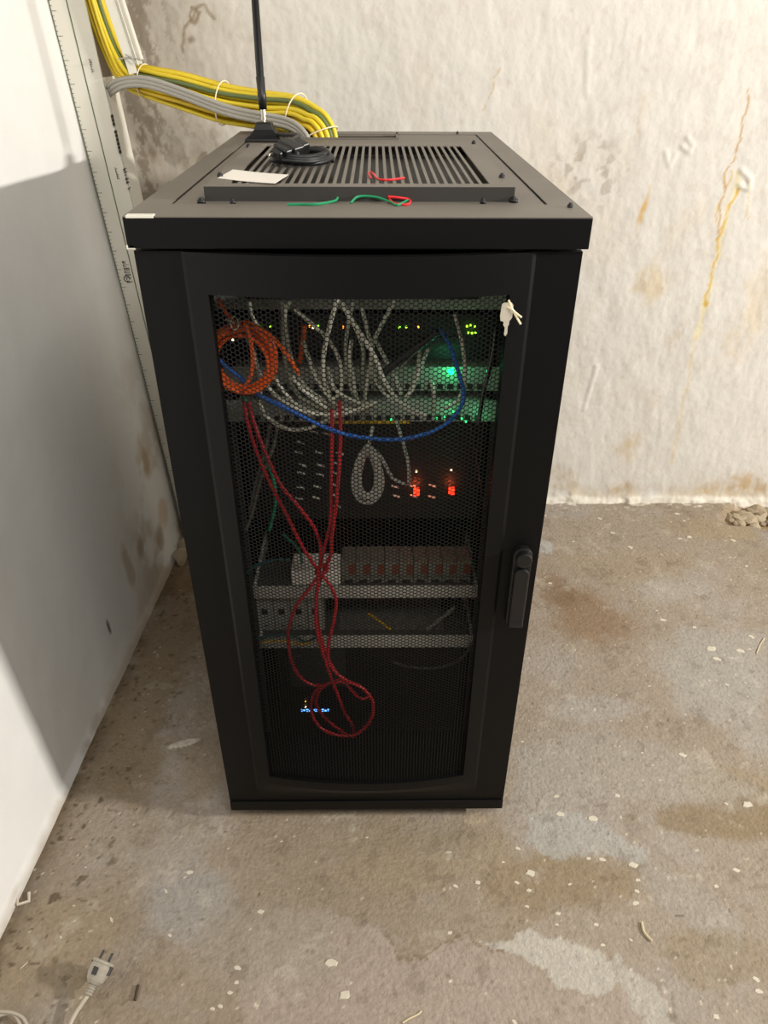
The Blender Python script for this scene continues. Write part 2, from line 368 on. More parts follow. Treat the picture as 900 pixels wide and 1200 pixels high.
# ================================================================ server cabinet
cab = thing('server_cabinet', 'tall black floor-standing rack cabinet with a perforated door and dusty roof', 'server cabinet', (0, .5, 0))
HT = 1.279
for s in (-1, 1):
    box('side_panel', 'black', *(sorted((s*.3, s*.288))), .03, .985, .05, 1.232, cab, .002)
    for yy in (.12, .86):
        b = MB(); cyl(b, (s*.25, yy, .006), .028, .016, 'z', 20); cyl(b, (s*.25, yy, .026), .007, .036, 'z', 10); b.build('levelling_foot', 'plastic', cab, True)
b = MB(); b.box(-.3, .3, .031, .985, .036, .05); b.box(-.3, .3, -.002, .03, .036, .0635); b.build('base_frame', 'black', cab, bevel=.001)
b = MB(); b.box(-.288, .288, .97, .985, .05, 1.232); b.build('rear_door', 'black', cab)
# roof: skirt + rim + inner panel with cable entry
b = MB(); b.cur = 0
b.box(-.3045, .3045, -.008, .004, 1.2385, HT-.001); b.box(-.3045, -.297, .004, .99, 1.2385, HT-.001); b.box(.297, .3045, .004, .99, 1.2385, HT-.001); b.box(-.3045, .3045, .982, .99, 1.2385, HT-.001)
b.build('roof_skirt', 'black', cab, bevel=.0012)
b = MB(); z0, z1 = HT-.002, HT
b.box(-.304, .304, -.0075, .078, z0, z1); b.box(-.304, .304, .935, .9895, z0, z1); b.box(-.304, -.262, .078, .935, z0, z1); b.box(.262, .304, .078, .935, z0, z1)
b.build('roof_rim', 'roof', cab)
b = MB(); z0, z1 = HT-.004, HT-.0012
b.box(-.259, .259, .081, .838, z0, z1); b.box(-.259, -.215, .838, .931, z0, z1); b.box(.072, .259, .838, .931, z0, z1); b.box(-.215, .072, .918, .931, z0, z1)
b.box(-.218, .072, .836, .840, z0, z1+.004); b.box(.070, .074, .838, .92, z0, z1+.004)
b.build('roof_panel', 'roof', cab)
b = MB(); b.box(-.296, .296, .004, .98, 1.262, 1.266)
roof_in = MB(); roof_in.box(-.288, -.26, .0, .97, 1.24, 1.27); roof_in.box(.26, .288, .0, .97, 1.24, 1.27); roof_in.box(-.26, .26, .006, .03, 1.24, 1.27)
roof_in.build('top_frame', 'inner', cab)
# raised vent cover with slots
b = MB(); vx, vy0, vy1, vz = .2185, .103, .585, 1.2975; sy0, sy1, sx = .128, .556, .186; n = 30; pitch = 2*sx/n
b.box(-vx, vx, vy0, sy0, vz-.002, vz); b.box(-vx, vx, sy1, vy1, vz-.002, vz); b.box(-vx, -sx, sy0, sy1, vz-.002, vz); b.box(sx, vx, sy0, sy1, vz-.002, vz)
for i in range(n+1):
    xc = -sx+i*pitch
    if 0 < i < n: b.box(xc-.0024, xc+.0024, sy0, sy1, vz-.0022, vz-.0002)
b.build('vent_cover', 'roof', cab)
b = MB(); b.box(-vx, vx, vy0-.0005, vy0+.002, 1.2778, vz-.0005); b.box(-vx-.0003, -vx+.0015, vy0, vy1, 1.2778, vz-.0005); b.box(vx-.0015, vx+.0003, vy0, vy1, 1.2778, vz-.0005); b.box(-vx, vx, vy1-.002, vy1, 1.2778, vz-.0005)
b.build('vent_cover_edge', 'rooflip', cab)
b = MB(); b.box(-.19, .19, .125, .558, 1.2775, 1.2788); b.build('slot_dark_sheet', 'rubber', cab)  # black sheet under the slots, painting the darkness seen through them
for px_, py_, zz, r in ((236, 237, HT, .006), (602, 236, HT, .006), (291, 172, HT, .0045), (555, 168, HT, .0045), (588, 208, vz, .0045), (258, 207, vz, .0045), (566, 237.5, HT, .004), (273, 238, HT, .004), (465, 158, HT, .003), (536, 157, HT, .003), (668, 243, HT, .004)):
    c = Z(px_, py_, zz); b = MB(); cyl(b, (c[0], c[1], zz+.0012), r, .005, 'z', 14); cyl(b, (c[0], c[1], zz+.004), r*.6, .004, 'z', 10); b.build('screw', 'rubber', cab, True)
# pale chipped edge strip on the front left roof corner + the little clip in the door gap
a0 = Z(152, 250, HT); a1 = Z(184, 250, HT)
o = box('edge_strip', 'duct', a0[0], a1[0], -.009, .003, HT-.002, HT+.0015, cab, .0005); o['label'] = 'pale strip on the front left roof corner'
g = Y(157, 290, -.004); o = box('door_clip', 'duct', g[0]-.009, g[0]+.003, -.008, -.002, g[2]-.002, g[2]+.004, cab, .0008); o['label'] = 'small pale clip in the gap above the door'
# door
DZ0, DZ1, OX, OZ0, OZ1 = .066, 1.2335, .206, .158, 1.178
def bulge(x, z):
    t = max(0, 1-(x/.238)**2); k = min(1, max(0, (z-DZ0-.012)/.06)); k = k*k*(3-2*k); return -.028*t*k-.002*(1 if abs(x) < .238 else 0)*k
def door_skin():
    xs = sorted(set([-.3, -.27, -.2382, .2382, .27, .3]+list(np.linspace(-.238, -OX, 7))+list(np.linspace(-OX, OX, 41))+list(np.linspace(OX, .238, 7))))
    zs = sorted(set([round(v, 5) for v in list(np.linspace(DZ0, OZ0, 9))+list(np.linspace(OZ0, OZ1, 21))+list(np.linspace(OZ1, DZ1, 3))]))
    v = [(x, bulge(x, z)+.002, z) for z in zs for x in xs]; n = len(xs); f = []
    for j in range(len(zs)-1):
        for i in range(n-1):
            cx_, cz_ = (xs[i]+xs[i+1])/2, (zs[j]+zs[j+1])/2
            if abs(cx_) < OX and OZ0 < cz_ < OZ1: continue
            f.append((j*n+i, j*n+i+1, (j+1)*n+i+1, (j+1)*n+i))
    b = MB(); b.add(v, f); return b
door = door_skin().build('door', 'black', cab)
q = door.modifiers.new('solid', 'SOLIDIFY'); q.thickness = .012; q.offset = -1
# perforated sheet: hexagonal holes, real openings
def perforated():
    p = .0071; R = p/math.sqrt(3); rh = R*.84; V = []; F = []; dx = p*math.sqrt(3)/2
    nx = int(OX*2/dx)+3; nz = int((OZ1-OZ0)/p)+3
    ang = [math.radians(60*k) for k in range(6)]; co_ = [(math.cos(a), math.sin(a)) for a in ang]
    for i in range(nx):
        x = -OX-dx+i*dx
        for j in range(nz):
            z = OZ0-p+j*p+(p/2 if i % 2 else 0)
            if abs(x) > OX+.002 or z < OZ0-.003 or z > OZ1+.003: continue
            o = len(V)
            for r_, off in ((R, 0), (rh, 0), (rh, .0012)):
                for c, s_ in co_:
                    X_, Z_ = x+c*r_, z+s_*r_; V.append((X_, bulge(X_, .5)+.008+off, Z_))
            for k in range(6):
                m = (k+1) % 6; F.append((o+k, o+m, o+6+m, o+6+k)); F.append((o+6+k, o+6+m, o+12+m, o+12+k))
    return V, F
V, F = perforated(); b = MB(); b.v = V; b.f = F; b.mi = [0]*len(F); b.build('perforated_sheet', 'web', door)
# swing handle
h0 = Y(611, 649, -.01); h1 = Y(606, 739, -.01); hx = .2705
def stadium(x, z0, z1, r, n=10):
    return [(x+r*math.cos(PI*k/n), z1-r+r*math.sin(PI*k/n)) for k in range(n+1)]+[(x+r*math.cos(PI+PI*k/n), z0+r+r*math.sin(PI+PI*k/n)) for k in range(n+1)]
b = MB(); b.prism(stadium(hx, .578, .752, .0165), -.012, .003); hd = b.build('swing_handle', 'plastic', door, bevel=.003)
b = MB(); b.prism(stadium(hx, .588, .715, .0128), -.022, -.008); b.prism(stadium(hx, .722, .750, .0135), -.026, -.008)
b.prism([(hx-.0135, .5865), (hx+.0135, .5865), (hx+.0125, .603), (hx-.0125, .603)], -.0235, -.012); b.build('lever', 'plastic', door, bevel=.003)
# rails inside
for s in (-1, 1):
    for yy in (.195, .80):
        b = MB(); x0, x1 = sorted((s*.2325, s*.262)); b.box(x0, x1, yy, yy+.002, .06, 1.235); x0, x1 = sorted((s*.260, s*.262)); b.box(x0, x1, yy, yy+.04, .06, 1.235)
        b.cur = 1
        for k in range(75):
            z = .075+k*.0153; x0, x1 = s*.245-.004, s*.245+.004; b.box(x0, x1, yy-.0004, yy+.0005, z, z+.008)
        b.build('mounting_rail', ['rail', 'hole'], cab)
    b = MB(); b.tube([(s*.27, .03, .09), (s*.27, .90, .30)], .006, 6); b.tube([(s*.275, .2, 1.02), (s*.275, .75, .45)], .007, 6); b.build('side_brace', 'rail', cab)

# ================================================================ equipment behind the door
def rowz(py, y=.19, px=430): return float(Y(px, py, y)[2])
FY = .182
def thing_at(n, lab, cat, x, y, z, g=None): return thing(n, lab, cat, (x, y, z), g)
def led(parent, px, py, m, y=FY, r=.0016, name='status_led'):
    c = Y(px, py, y); b = MB(); cyl(b, (c[0], y-.001, c[2]), r, .003, 'y', 8); return b.build(name, m, parent, True)
# top light grey strip
z1, z0 = 1.145, rowz(361)
t = thing_at('brush_panel', 'pale grey rack strip across the very top behind the mesh', 'rack panel', 0, .19, z0)
b = MB(); b.box(-.2415, .2415, FY, FY+.003, z0, z1); b.box(-.22, .22, FY+.003, FY+.06, z0, z0+.003); b.build('front_plate', 'grey', t, bevel=.001)
b = MB(); b.box(-.19, .19, FY-.003, FY, z0+.018, z0+.030); b.build('brush', 'inner', t)
# switch
z1, z0 = rowz(366), rowz(404)
sw = thing_at('network_switch', 'black network switch with rows of blinking port lights below the top strip', 'network switch', 0, .3, z0)
box('housing', 'inner', -.22, .22, FY+.002, .45, z0, z1, sw, .001); box('front_plate', 'inner', -.2415, .2415, FY, FY+.003, z0, z1, sw, .001)
for k in range(24):
    x = -.19+(k//2)*.0305+(.014 if k % 2 else 0)+(.006 if k >= 12 else 0)
    b = MB(); b.box(x-.0065, x+.0065, FY-.0025, FY+.001, z0+.004, z0+.016); b.cur = 1; b.box(x-.005, x+.005, FY-.003, FY-.001, z0+.0055, z0+.0135); b.build('port', ['rail', 'hole'], sw)
for px_, py_, m in ((305, 383, 'lyel'), (317, 383, 'lyel'), (363, 382, 'lamb'), (367, 384, 'lwht'), (373, 382, 'lyel'), (402, 383, 'lamb'), (419, 383, 'lyel'), (468, 383, 'lyel'), (476, 383, 'lyel'), (490, 383, 'lamb'), (479, 398, 'lyel'), (489, 398, 'lyel'), (273, 398, 'lwht'), (547, 382, 'lyel'), (551, 381, 'lyel'), (556, 382, 'lyel'), (549, 390, 'lyel'), (553, 390, 'lyel'), (557, 390, 'lyel')):
    led(sw, px_, py_, m)
# dark blank plate below the switch
z1, z0 = rowz(405), rowz(426)
t = thing_at('blanking_plate', 'dark blank rack plate between the switch and the first patch panel', 'rack panel', 0, .19, z0)
box('front_plate', 'inner', -.2415, .2415, FY+.03, FY+.033, z0, z1, t)
# patch panels
def patch(py0, py1, lab, extra=False):
    z1, z0 = rowz(py0), rowz(py1); t = thing_at('patch_bay', lab, 'patch panel', 0, .19, z0)
    b = MB(); b.box(-.2415, .2415, FY, FY+.0025, z0, z1); b.box(-.22, .22, FY+.0025, FY+.08, z0, z0+.003); b.box(-.22, .22, FY+.0025, FY+.08, z1-.003, z1); b.build('front_plate', 'grey', t, bevel=.001)
    for k in range(24):
        x = -.205+k*.0172+(.004 if k >= 6 else 0)+(.004 if k >= 12 else 0)+(.004 if k >= 18 else 0)
        b = MB(); b.box(x-.0068, x+.0068, FY-.003, FY+.001, z0+.003, z0+.018); b.cur = 1; b.box(x-.005, x+.005, FY-.0035, FY-.001, z0+.0045, z0+.0145); b.build('port', ['grey', 'hole'], t)
    return t
p1 = patch(428, 456, 'light grey patch panel, the upper one, under the dark gap')
p2 = patch(467, 492, 'light grey patch panel, the lower one, with a yellow label strip')
a, c = Y(385, 491, FY), Y(480, 491, FY)
o = box('label_strip', 'ystripe', a[0], c[0], FY-.004, FY, rowz(493), rowz(490), p2); o['label'] = 'yellow label strip on the lower edge'
led(p1, 528.5, 435.5, 'lgreen', FY-.004, .005, 'indicator_led'); led(p2, 561, 490, 'lgreen', FY-.004, .0022, 'indicator_led')
for px_, py_ in ((526, 473), (531, 482), (521, 489), (541, 490), (458, 491), (512, 490), (546, 494)): led(p2, px_, py_, 'lgreen2', FY-.004, .0014, 'indicator_led')
# vented unit with white pieces painting the light in its slots, and neon switches
z1, z0 = rowz(502), rowz(640)
vu = thing_at('slotted_unit', 'black slotted rack unit with two glowing red switches in the middle', 'rack unit', 0, .26, z0)
VY = .26
box('housing', 'inner', -.225, .225, VY+.002, .5, z0+.02, z1, vu, .002)
box('front_plate', 'inner', -.2315, .2315, VY, VY+.003, z0+.02, z1, vu, .001)
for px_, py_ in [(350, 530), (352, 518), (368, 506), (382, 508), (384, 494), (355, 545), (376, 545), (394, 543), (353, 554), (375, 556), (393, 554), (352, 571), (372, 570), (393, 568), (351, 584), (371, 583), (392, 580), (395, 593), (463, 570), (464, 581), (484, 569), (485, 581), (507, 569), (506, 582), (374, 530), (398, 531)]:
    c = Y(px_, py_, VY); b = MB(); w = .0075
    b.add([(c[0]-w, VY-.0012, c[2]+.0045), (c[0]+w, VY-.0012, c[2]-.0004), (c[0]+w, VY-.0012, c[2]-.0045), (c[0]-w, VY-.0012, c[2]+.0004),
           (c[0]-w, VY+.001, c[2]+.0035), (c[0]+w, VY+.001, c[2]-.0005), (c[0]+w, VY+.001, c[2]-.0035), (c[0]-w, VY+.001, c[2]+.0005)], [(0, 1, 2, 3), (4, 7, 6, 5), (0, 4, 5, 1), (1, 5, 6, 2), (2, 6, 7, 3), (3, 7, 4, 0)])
    b.build('painted_slot_light', 'white', vu)
for px_, py_ in ((488, 575), (529, 574)):
    c = Y(px_, py_, VY); b = MB(); b.box(c[0]-.006, c[0]+.006, VY-.008, VY, c[2]-.008, c[2]+.008); o = b.build('rocker_switch', 'lred', vu, bevel=.002); o['label'] = 'glowing red rocker switch'
    led(vu, px_, py_-23, 'lwht', VY, .002)
# shelves
def shelf(py0, py1, lab):
    z1, z0 = rowz(py0), rowz(py1); t = thing_at('rack_shelf', lab, 'shelf', 0, .3, z0)
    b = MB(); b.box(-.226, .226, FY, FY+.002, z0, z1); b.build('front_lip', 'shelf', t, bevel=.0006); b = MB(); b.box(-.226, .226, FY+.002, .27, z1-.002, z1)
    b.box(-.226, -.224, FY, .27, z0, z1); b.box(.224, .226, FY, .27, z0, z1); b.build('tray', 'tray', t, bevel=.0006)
    for s in (-1, 1): box('bracket', 'shelf', *sorted((s*.226, s*.2325)), FY, FY+.2, z0, z1, t)
    return z1, z0
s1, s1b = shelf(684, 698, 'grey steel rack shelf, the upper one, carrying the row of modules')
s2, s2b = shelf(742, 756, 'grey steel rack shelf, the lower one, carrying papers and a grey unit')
# row of terminal modules on the upper shelf
xa = Y(400, 668, .2)[0]; xb = Y(552, 668, .2)[0]; nm = 9; w = (xb-xa)/nm
for k in range(nm):
    x = xa+k*w; t = thing('terminal_module', 'beige and orange-brown plug-in module in the row on the upper shelf', 'module', (x+w/2, .22, s1), 'plug-in modules on the upper shelf')
    b = MB(); b.box(x+.0006, x+w-.0006, .2, .26, s1, s1+.046); b.box(x+.0006, x+w-.0006, .192, .2, s1, s1+.012); b.build('housing', 'mod', t, bevel=.0015)
    b = MB(); b.box(x+w*.52, x+w-.0012, .1985, .201, s1+.018, s1+.042); b.build('orange_cap', 'brown', t)
    b = MB(); b.box(x+w*.2, x+w*.8, .191, .1925, s1+.002, s1+.009); b.build('socket', 'hole', t)
a, c = Y(339, 670, .17), Y(398, 670, .17)
o = MB(); o.box(a[0], c[0], .185, .25, s1, s1+.036); o = o.build('junction_box', 'white', bevel=.003, org=((a[0]+c[0])/2, .2, s1)); tag(o, 'small cream white box at the left end of the module row', 'junction box')
# grey module block on the lower shelf
xa = Y(301, 722, .2)[0]; xb = Y(380, 722, .2)[0]; t = thing('relay_unit', 'grey unit of four modules with square black openings on lower shelf', 'relay unit', ((xa+xb)/2, .25, s2))
w = (xb-xa)/4; hh = s1b-s2-.002
for k in range(4):
    x = xa+k*w; b = MB(); b.box(x+.0005, x+w-.0005, .2, .3, s2, s2+hh); b.build('module', 'grey', t, bevel=.002)
    b = MB(); c = s2+hh*.52; b.box(x+w*.32, x+w*.68, .1988, .201, c-.0075, c+.0075); b.cur = 0; b.box(x+w*.4, x+w*.6, .1988, .201, s2+.012, s2+.016); b.build('square_opening', 'hole', t)
# papers on the lower shelf
def quad(name, pts, m, th=.003, **k):
    b = MB(); P = [np.array(p) for p in pts]; n = np.cross(P[1]-P[0], P[2]-P[0]); n = n/np.linalg.norm(n)*th
    if n[1] < 0: n = -n
    m_ = len(P); b.add(P+[p+n for p in P], [tuple(range(m_)), tuple(range(2*m_-1, m_-1, -1))]+[(i, i+m_, (i+1) % m_+m_, (i+1) % m_) for i in range(m_)])
    return b.build(name, m, **k)
t = thing('paper_folder', 'grey folder of papers with a yellow stripe lying on the lower shelf', 'folder', (.05, .25, s2))
def S(px, py, y): q = Y(px, py, y); q[2] = max(q[2], s2+.001); return q
quad('cover', [S(396, 741, .2), S(520, 741, .2), S(513, 712, .34), S(403, 706, .36)], 'paper2', parent=t)
quad('back_sheet', [S(400, 735, .30), S(512, 735, .30), S(512, 700, .31), S(404, 700, .31)], 'mod', parent=t)
b = MB(); b.tube([S(432, 717, .255)-np.array([0, .006, 0]), S(445, 726, .23)-np.array([0, .006, 0]), S(458, 737, .2)-np.array([0, .006, -.003])], .003, 6); b.build('yellow_stripe', 'ystripe', t)
b = MB(); b.tube([S(500, 738, .196), S(515, 728, .2)+np.array([0, 0, .004]), S(533, 713, .21)+np.array([0, 0, .004])], .0045, 6); o = b.build('rolled_sheet', 'mod'); tag(o, 'pale rolled strip leaning beside the papers on lower shelf', 'strip')
# UPS at the bottom
z1 = rowz(757)-.004; zb = .051
ups = thing_at('battery_backup', 'large black battery backup unit with a small blue display in the bottom', 'battery backup', 0, .4, zb)
box('housing', 'inner', -.205, .215, .205, .62, zb, z1, ups, .004)
a, c, d = Y(338, 758, .2), Y(404, 758, .2), Y(370, 805, .2)
o = box('grey_plate', 'rail', a[0], c[0], .2, .206, d[2], z1-.002, ups, .001); o['label'] = 'dull grey plate on the upper left of the front'
b = MB(); a, c = Y(353, 833, .2), Y(386, 833, .2); W = c[0]-a[0]
b.box(a[0]-.004, c[0]+.004, .2015, .206, a[2]-.010, a[2]+.010); b.build('display_window', 'hole', ups)
b = MB(); g = random.Random(3)
for gi in range(11):
    if gi in (4, 7): continue
    x = a[0]+W*gi/11; st = W/11*.8
    for sgi in range(7):
        if g.random() < .25: continue
        vx_ = [(0, 1, .9, 1), (0, 1, .45, .55), (0, 1, 0, .1), (0, .2, .5, 1), (.8, 1, .5, 1), (0, .2, 0, .5), (.8, 1, 0, .5)][sgi]
        b.box(x+st*vx_[0], x+st*vx_[1], .2005, .202, a[2]-.0032+.0068*vx_[2], a[2]-.0032+.0068*vx_[3]+.0006)
b.build('display_text', 'lcd', ups)
led(ups, 358, 828, 'lwht', .204, .0018); led(ups, 358, 821.5, 'lamb', .204, .0008)

# ================================================================ cables behind the door
def cable(name, pts, r, m, lab, cat='cable', grp=None, k=7, seg=7, org=True):
    b = MB(); P = crm(pts, k); b.tube(P, r, seg); low = min(P, key=lambda q: q[2]); o = b.build(name, m, smooth=True, org=tuple(low)); tag(o, lab, cat, grp); return o
def PY(lst, y0, y1=None, w=.0):
    y1 = y0 if y1 is None else y1; n = len(lst); out = []
    for i, (a, c) in enumerate(lst):
        t = i/(n-1); y = y0+(y1-y0)*t-w*math.sin(PI*t); out.append(Y(a, c, y))
    return out
GL = 'pale grey patch cable drooping in the tangle between switch and patch panels'; GG = 'pale grey patch cables in the tangle behind the upper door mesh'
grey_paths = [
 [(331, 352), (332, 385), (333, 410), (338, 440), (352, 465), (378, 478), (402, 484)], [(341, 352), (334, 366), (336, 395), (345, 430), (360, 455), (384, 472)],
 [(292, 355), (296, 372), (305, 388), (312, 405)], [(345, 362), (366, 380), (382, 395), (395, 415), (401, 440), (398, 460), (388, 470)],
 [(395, 350), (388, 375), (380, 410), (379, 440), (387, 463), (394, 470)], [(402, 352), (412, 375), (421, 395), (426, 415), (424, 440)],
 [(424, 360), (430, 385), (436, 410), (437, 435), (446, 455), (462, 472)], [(463, 352), (450, 375), (440, 395), (436, 410), (432, 440), (428, 470), (440, 488)],
 [(398, 352), (412, 375), (428, 400), (440, 420), (450, 445), (463, 465), (480, 480), (500, 487)], [(533, 368), (540, 395), (544, 420), (544, 450), (537, 468), (522, 479)],
 [(493, 405), (488, 435), (478, 465)], [(502, 408), (495, 425), (484, 455), (476, 466), (478, 477), (492, 487)],
 [(303, 470), (312, 488), (335, 502), (360, 502), (385, 492), (412, 478)], [(300, 430), (315, 455), (340, 475), (370, 485), (410, 483), (442, 470)],
 [(288, 393), (298, 415), (303, 440), (306, 470)], [(318, 462), (345, 472), (368, 482), (392, 488), (430, 478)],
 [(355, 400), (362, 420), (372, 445), (395, 475), (422, 482)], [(385, 430), (392, 455), (415, 470), (450, 478)],
 [(440, 398), (450, 418), (462, 440), (470, 462)], [(412, 398), (410, 420), (414, 445), (420, 478)], [(505, 445), (508, 460), (507, 480)], [(415, 350), (408, 380), (405, 410), (408, 440), (414, 462)],
 [(320, 440), (335, 462), (352, 478), (365, 488)], [(341, 440), (356, 458), (372, 470), (384, 480)]]
for i, p in enumerate(grey_paths):
    cable('patch_cable', PY(p, .150-.012*(i % 5), .160-.010*((i*3) % 5), .012*(i % 3)), .0034 if i % 4 else .0038, 'cream', GL, 'cable', GG)
# hanging coil of grey cable
cc = Y(431, 556, .145); b = MB(); P = []
for k in range(4*20+1):
    a = 2*PI*k/20; tt = k//20; rx, rz = .0135+.0042*tt, .041+.0052*tt; u = math.sin(a)
    P.append((cc[0]+rx*math.sin(a)*(1-.28*math.cos(a)), cc[1]+.003*math.sin(a*1.3)-tt*.002, cc[2]+rz*math.cos(a)))
P = [Y(437, 500, .15), Y(434, 512, .148)]+P+[Y(446, 535, .14), Y(460, 560, .15), Y(476, 568, .16)]
b.tube(crm(P, 3), .0034, 7); o = b.build('coiled_patch_cable', 'gcab', smooth=True, org=tuple(cc)); tag(o, 'coil of grey cable hanging below the lower patch panel', 'cable')
cable('patch_cable', PY([(464, 492), (474, 525), (479, 548), (479, 568)], .15), .0033, 'gcab', 'single grey cable hanging right of the grey coil, lit green')
cable('power_cable', PY([(446, 440), (470, 420), (495, 402), (514, 387)], .10), .0065, 'rubber', 'thick black cable rising diagonally across the patch panels')
cable('patch_cable', PY([(514, 387), (500, 402), (482, 418), (468, 432)], .115), .0012, 'gcab', 'thin bright wire beside the diagonal black cable')
cable('power_cable', PY([(581, 385), (578, 410), (572, 438), (566, 462), (560, 500)], .12), .004, 'gloss', 'black glossy cable at the right edge of the mesh beside the green light')
cable('patch_cable', PY([(552, 500), (558, 530), (563, 560), (568, 600)], .21), .003, 'rubber', 'dark cable hanging down the right rail')
cable('patch_cable', PY([(325, 498), (320, 525), (306, 560), (296, 600), (288, 622)], .17), .0034, 'mod', 'dull grey cable running down by the left rail')
cable('patch_cable', PY([(316, 498), (311, 528), (300, 565), (292, 605)], .18), .0034, 'mod', 'second dull grey cable nearest the left rail')
# orange coil
cc = Y(285, 421, .085); P = [Y(255, 350, .09), Y(266, 368, .085), Y(276, 380, .08)]
for k in range(6*20+1):
    a = -2*PI*k/20+.15; tt = k/20; r_ = .0465+.0062*math.sin(tt*2.6+.5); P.append((cc[0]+r_*.95*math.sin(-a)+.002*math.sin(tt*3), cc[1]-.003*tt+.006, cc[2]+r_*1.08*math.cos(a)+.003*math.cos(tt*2.3)))
P += [Y(300, 383, .07), Y(318, 394, .075), Y(335, 414, .08), Y(350, 438, .1)]
b = MB(); b.tube(crm(P, 3), .0034, 7); o = b.build('coiled_fibre_cable', 'orange', smooth=True, org=tuple(cc)); tag(o, 'coil of orange fibre cable hanging in the upper left behind the mesh', 'cable')
cable('fibre_cable', PY([(287, 378), (293, 395), (296, 420), (294, 440), (284, 457)], .06), .0032, 'orange', 'orange cable strand crossing the inside of the orange coil')
cable('fibre_cable', PY([(357, 382), (354, 405), (351, 425)], .16), .0045, 'orange', 'short orange lead hanging from the switch right of the coil')
c = Y(275, 379, .062); b = MB(); b.tube([c+np.array([.006*math.cos(a), .006*math.sin(a)*.6, .009*math.sin(a)]) for a in np.linspace(0, 2*PI, 13)], .0011, 5); b.tube([c, c+np.array([-.012, -.004, .008])], .001, 5)
o = b.build('cable_tie', 'tie', org=tuple(c)); tag(o, 'small pale tie around the orange coil', 'cable tie')
# blue, green
cable('patch_cable', PY([(248, 412), (262, 427), (283, 444), (303, 462), (330, 476), (362, 492), (398, 507), (430, 513), (465, 515), (500, 508), (526, 494), (541, 475), (543, 458), (536, 432), (526, 402), (514, 384)], .08, .13), .0036, 'blue', 'blue patch cable sweeping in a wide arc below the patch panels')
cable('patch_cable', PY([(285, 465), (296, 490), (309, 528), (320, 562), (323, 585), (318, 612), (315, 622)], .13), .0034, 'green', 'green patch cable running down beside the red cables')
cable('patch_cable', PY([(331, 626), (342, 635), (351, 646), (354, 660)], .16), .003, 'green', 'short green cable end curving above the cream white box')
cable('patch_cable', PY([(283, 676), (300, 663), (322, 656), (340, 656)], .16), .0026, 'teal', 'thin teal cable arching at the left of the module row')
cable('patch_cable', PY([(300, 748), (325, 744), (345, 746), (358, 752), (372, 746)], .165), .003, 'teal', 'teal cable lying along the lower shelf edge')
cable('patch_cable', PY([(305, 753), (330, 751), (352, 755), (366, 752)], .160), .002, 'ystripe', 'thin yellow wire lying along the lower shelf edge')
cable('power_cable', PY([(555, 752), (540, 772), (515, 782), (485, 782), (460, 776)], .17), .0035, 'rail', 'grey cable curving below the lower shelf at right')
# red cables
red = [
 ('red cable from the far left going down to the knot, lower curve', [(286, 470), (290, 495), (301, 530), (316, 565), (335, 602), (354, 640), (373, 669), (378, 676)]),
 ('red cable from the far left swinging in beside the knot, upper curve', [(291, 470), (299, 500), (313, 535), (329, 568), (351, 595), (369, 620), (376, 645), (374, 668), (373, 680)]),
 ('red cable dropping nearly straight from the patch panel to the knot', [(389, 480), (389, 520), (388, 560), (388, 600), (385, 622), (378, 650), (374, 670), (372, 685)]),
 ('red cable dropping from the patch panel, rightmost of the straight pair', [(398, 470), (399, 515), (397, 550), (394, 590), (389, 628), (388, 648), (380, 668), (372, 690)]),
 ('red cable bowing out left of the knot to the lower coil', [(375, 672), (362, 690), (346, 712), (338, 738), (339, 762), (346, 785), (360, 800), (378, 803), (392, 798), (402, 796)]),
 ('red cable crossing the lower coil down to its bottom', [(374, 672), (371, 700), (370, 730), (375, 755), (385, 785), (395, 812), (404, 835), (413, 850), (415, 864)]),
 ('red cable curling round as the large lower loop', [(377, 672), (389, 690), (394, 706), (391, 728), (385, 755), (386, 778), (402, 795), (424, 806), (436, 820), (437, 835), (430, 850), (415, 861), (394, 861), (376, 853), (366, 838), (365, 822), (371, 808), (385, 800)]),
 ('red cable ending in the small fold inside the lower loop', [(371, 690), (371, 720), (378, 755), (390, 782), (405, 800), (418, 815), (427, 819), (431, 813), (420, 803), (400, 799), (385, 801), (373, 812), (372, 828), (385, 845), (401, 857), (414, 864)])]
for i, (lab, p) in enumerate(red): cable('patch_cable', PY(p, .10+.004*(i % 4), .12+.004*(i % 3), .03), .0034, 'red', lab)
c = Y(377, 668, .082); b = MB(); b.tube([c+np.array([.011*math.cos(a), .013*math.sin(a), .004*math.cos(a)]) for a in np.linspace(0, 2*PI, 15)], .0035, 6); o = b.build('cable_tie', 'red', org=tuple(c)); tag(o, 'red wrap gathering the red cables into a knot', 'cable tie')

# ================================================================ key on the door mesh
kc = Y(595, 362, -.016); t = thing('key', 'small nickel key tied to the upper right of the door mesh', 'key', tuple(kc))
b = MB(); kx, kz = kc[0], kc[2]
hd_ = [(-.0075, -.014), (-.0085, -.008), (-.0075, .006), (-.005, .008), (.005, .008), (.0075, .005), (.0075, -.010), (.0045, -.014), (-.003, -.015)]
b.prism([(kx-.001+x*1.05, kz+z*1.15) for x, z in hd_], -.0185, -.0168)
b.prism([(kx-.0045, kz-.016), (kx+.0035, kz-.016), (kx+.0035, kz-.021), (kx+.002, kz-.024), (kx+.0022, kz-.034), (kx, kz-.038), (kx-.0022, kz-.036), (kx-.002, kz-.026), (kx-.0045, kz-.022)], -.0182, -.017)
b.build('blade_and_bow', 'key', t, bevel=.0003)
b = MB(); e = np.array([kx, -.021, kz])
b.tube([e+np.array([0, .004, .012]), e+np.array([.002, -.002, .008]), e+np.array([.006, -.003, 0]), e+np.array([.018, -.005, -.018])], .0015, 6)
b.tube([e+np.array([-.001, .001, .004]), e+np.array([.004, -.004, .003]), e+np.array([.009, -.004, -.002]), e+np.array([.018, -.007, -.008])], .0015, 6)
o = b.build('wire_tie', 'tie', t); o['label'] = 'pale wire tie with two loose ends'

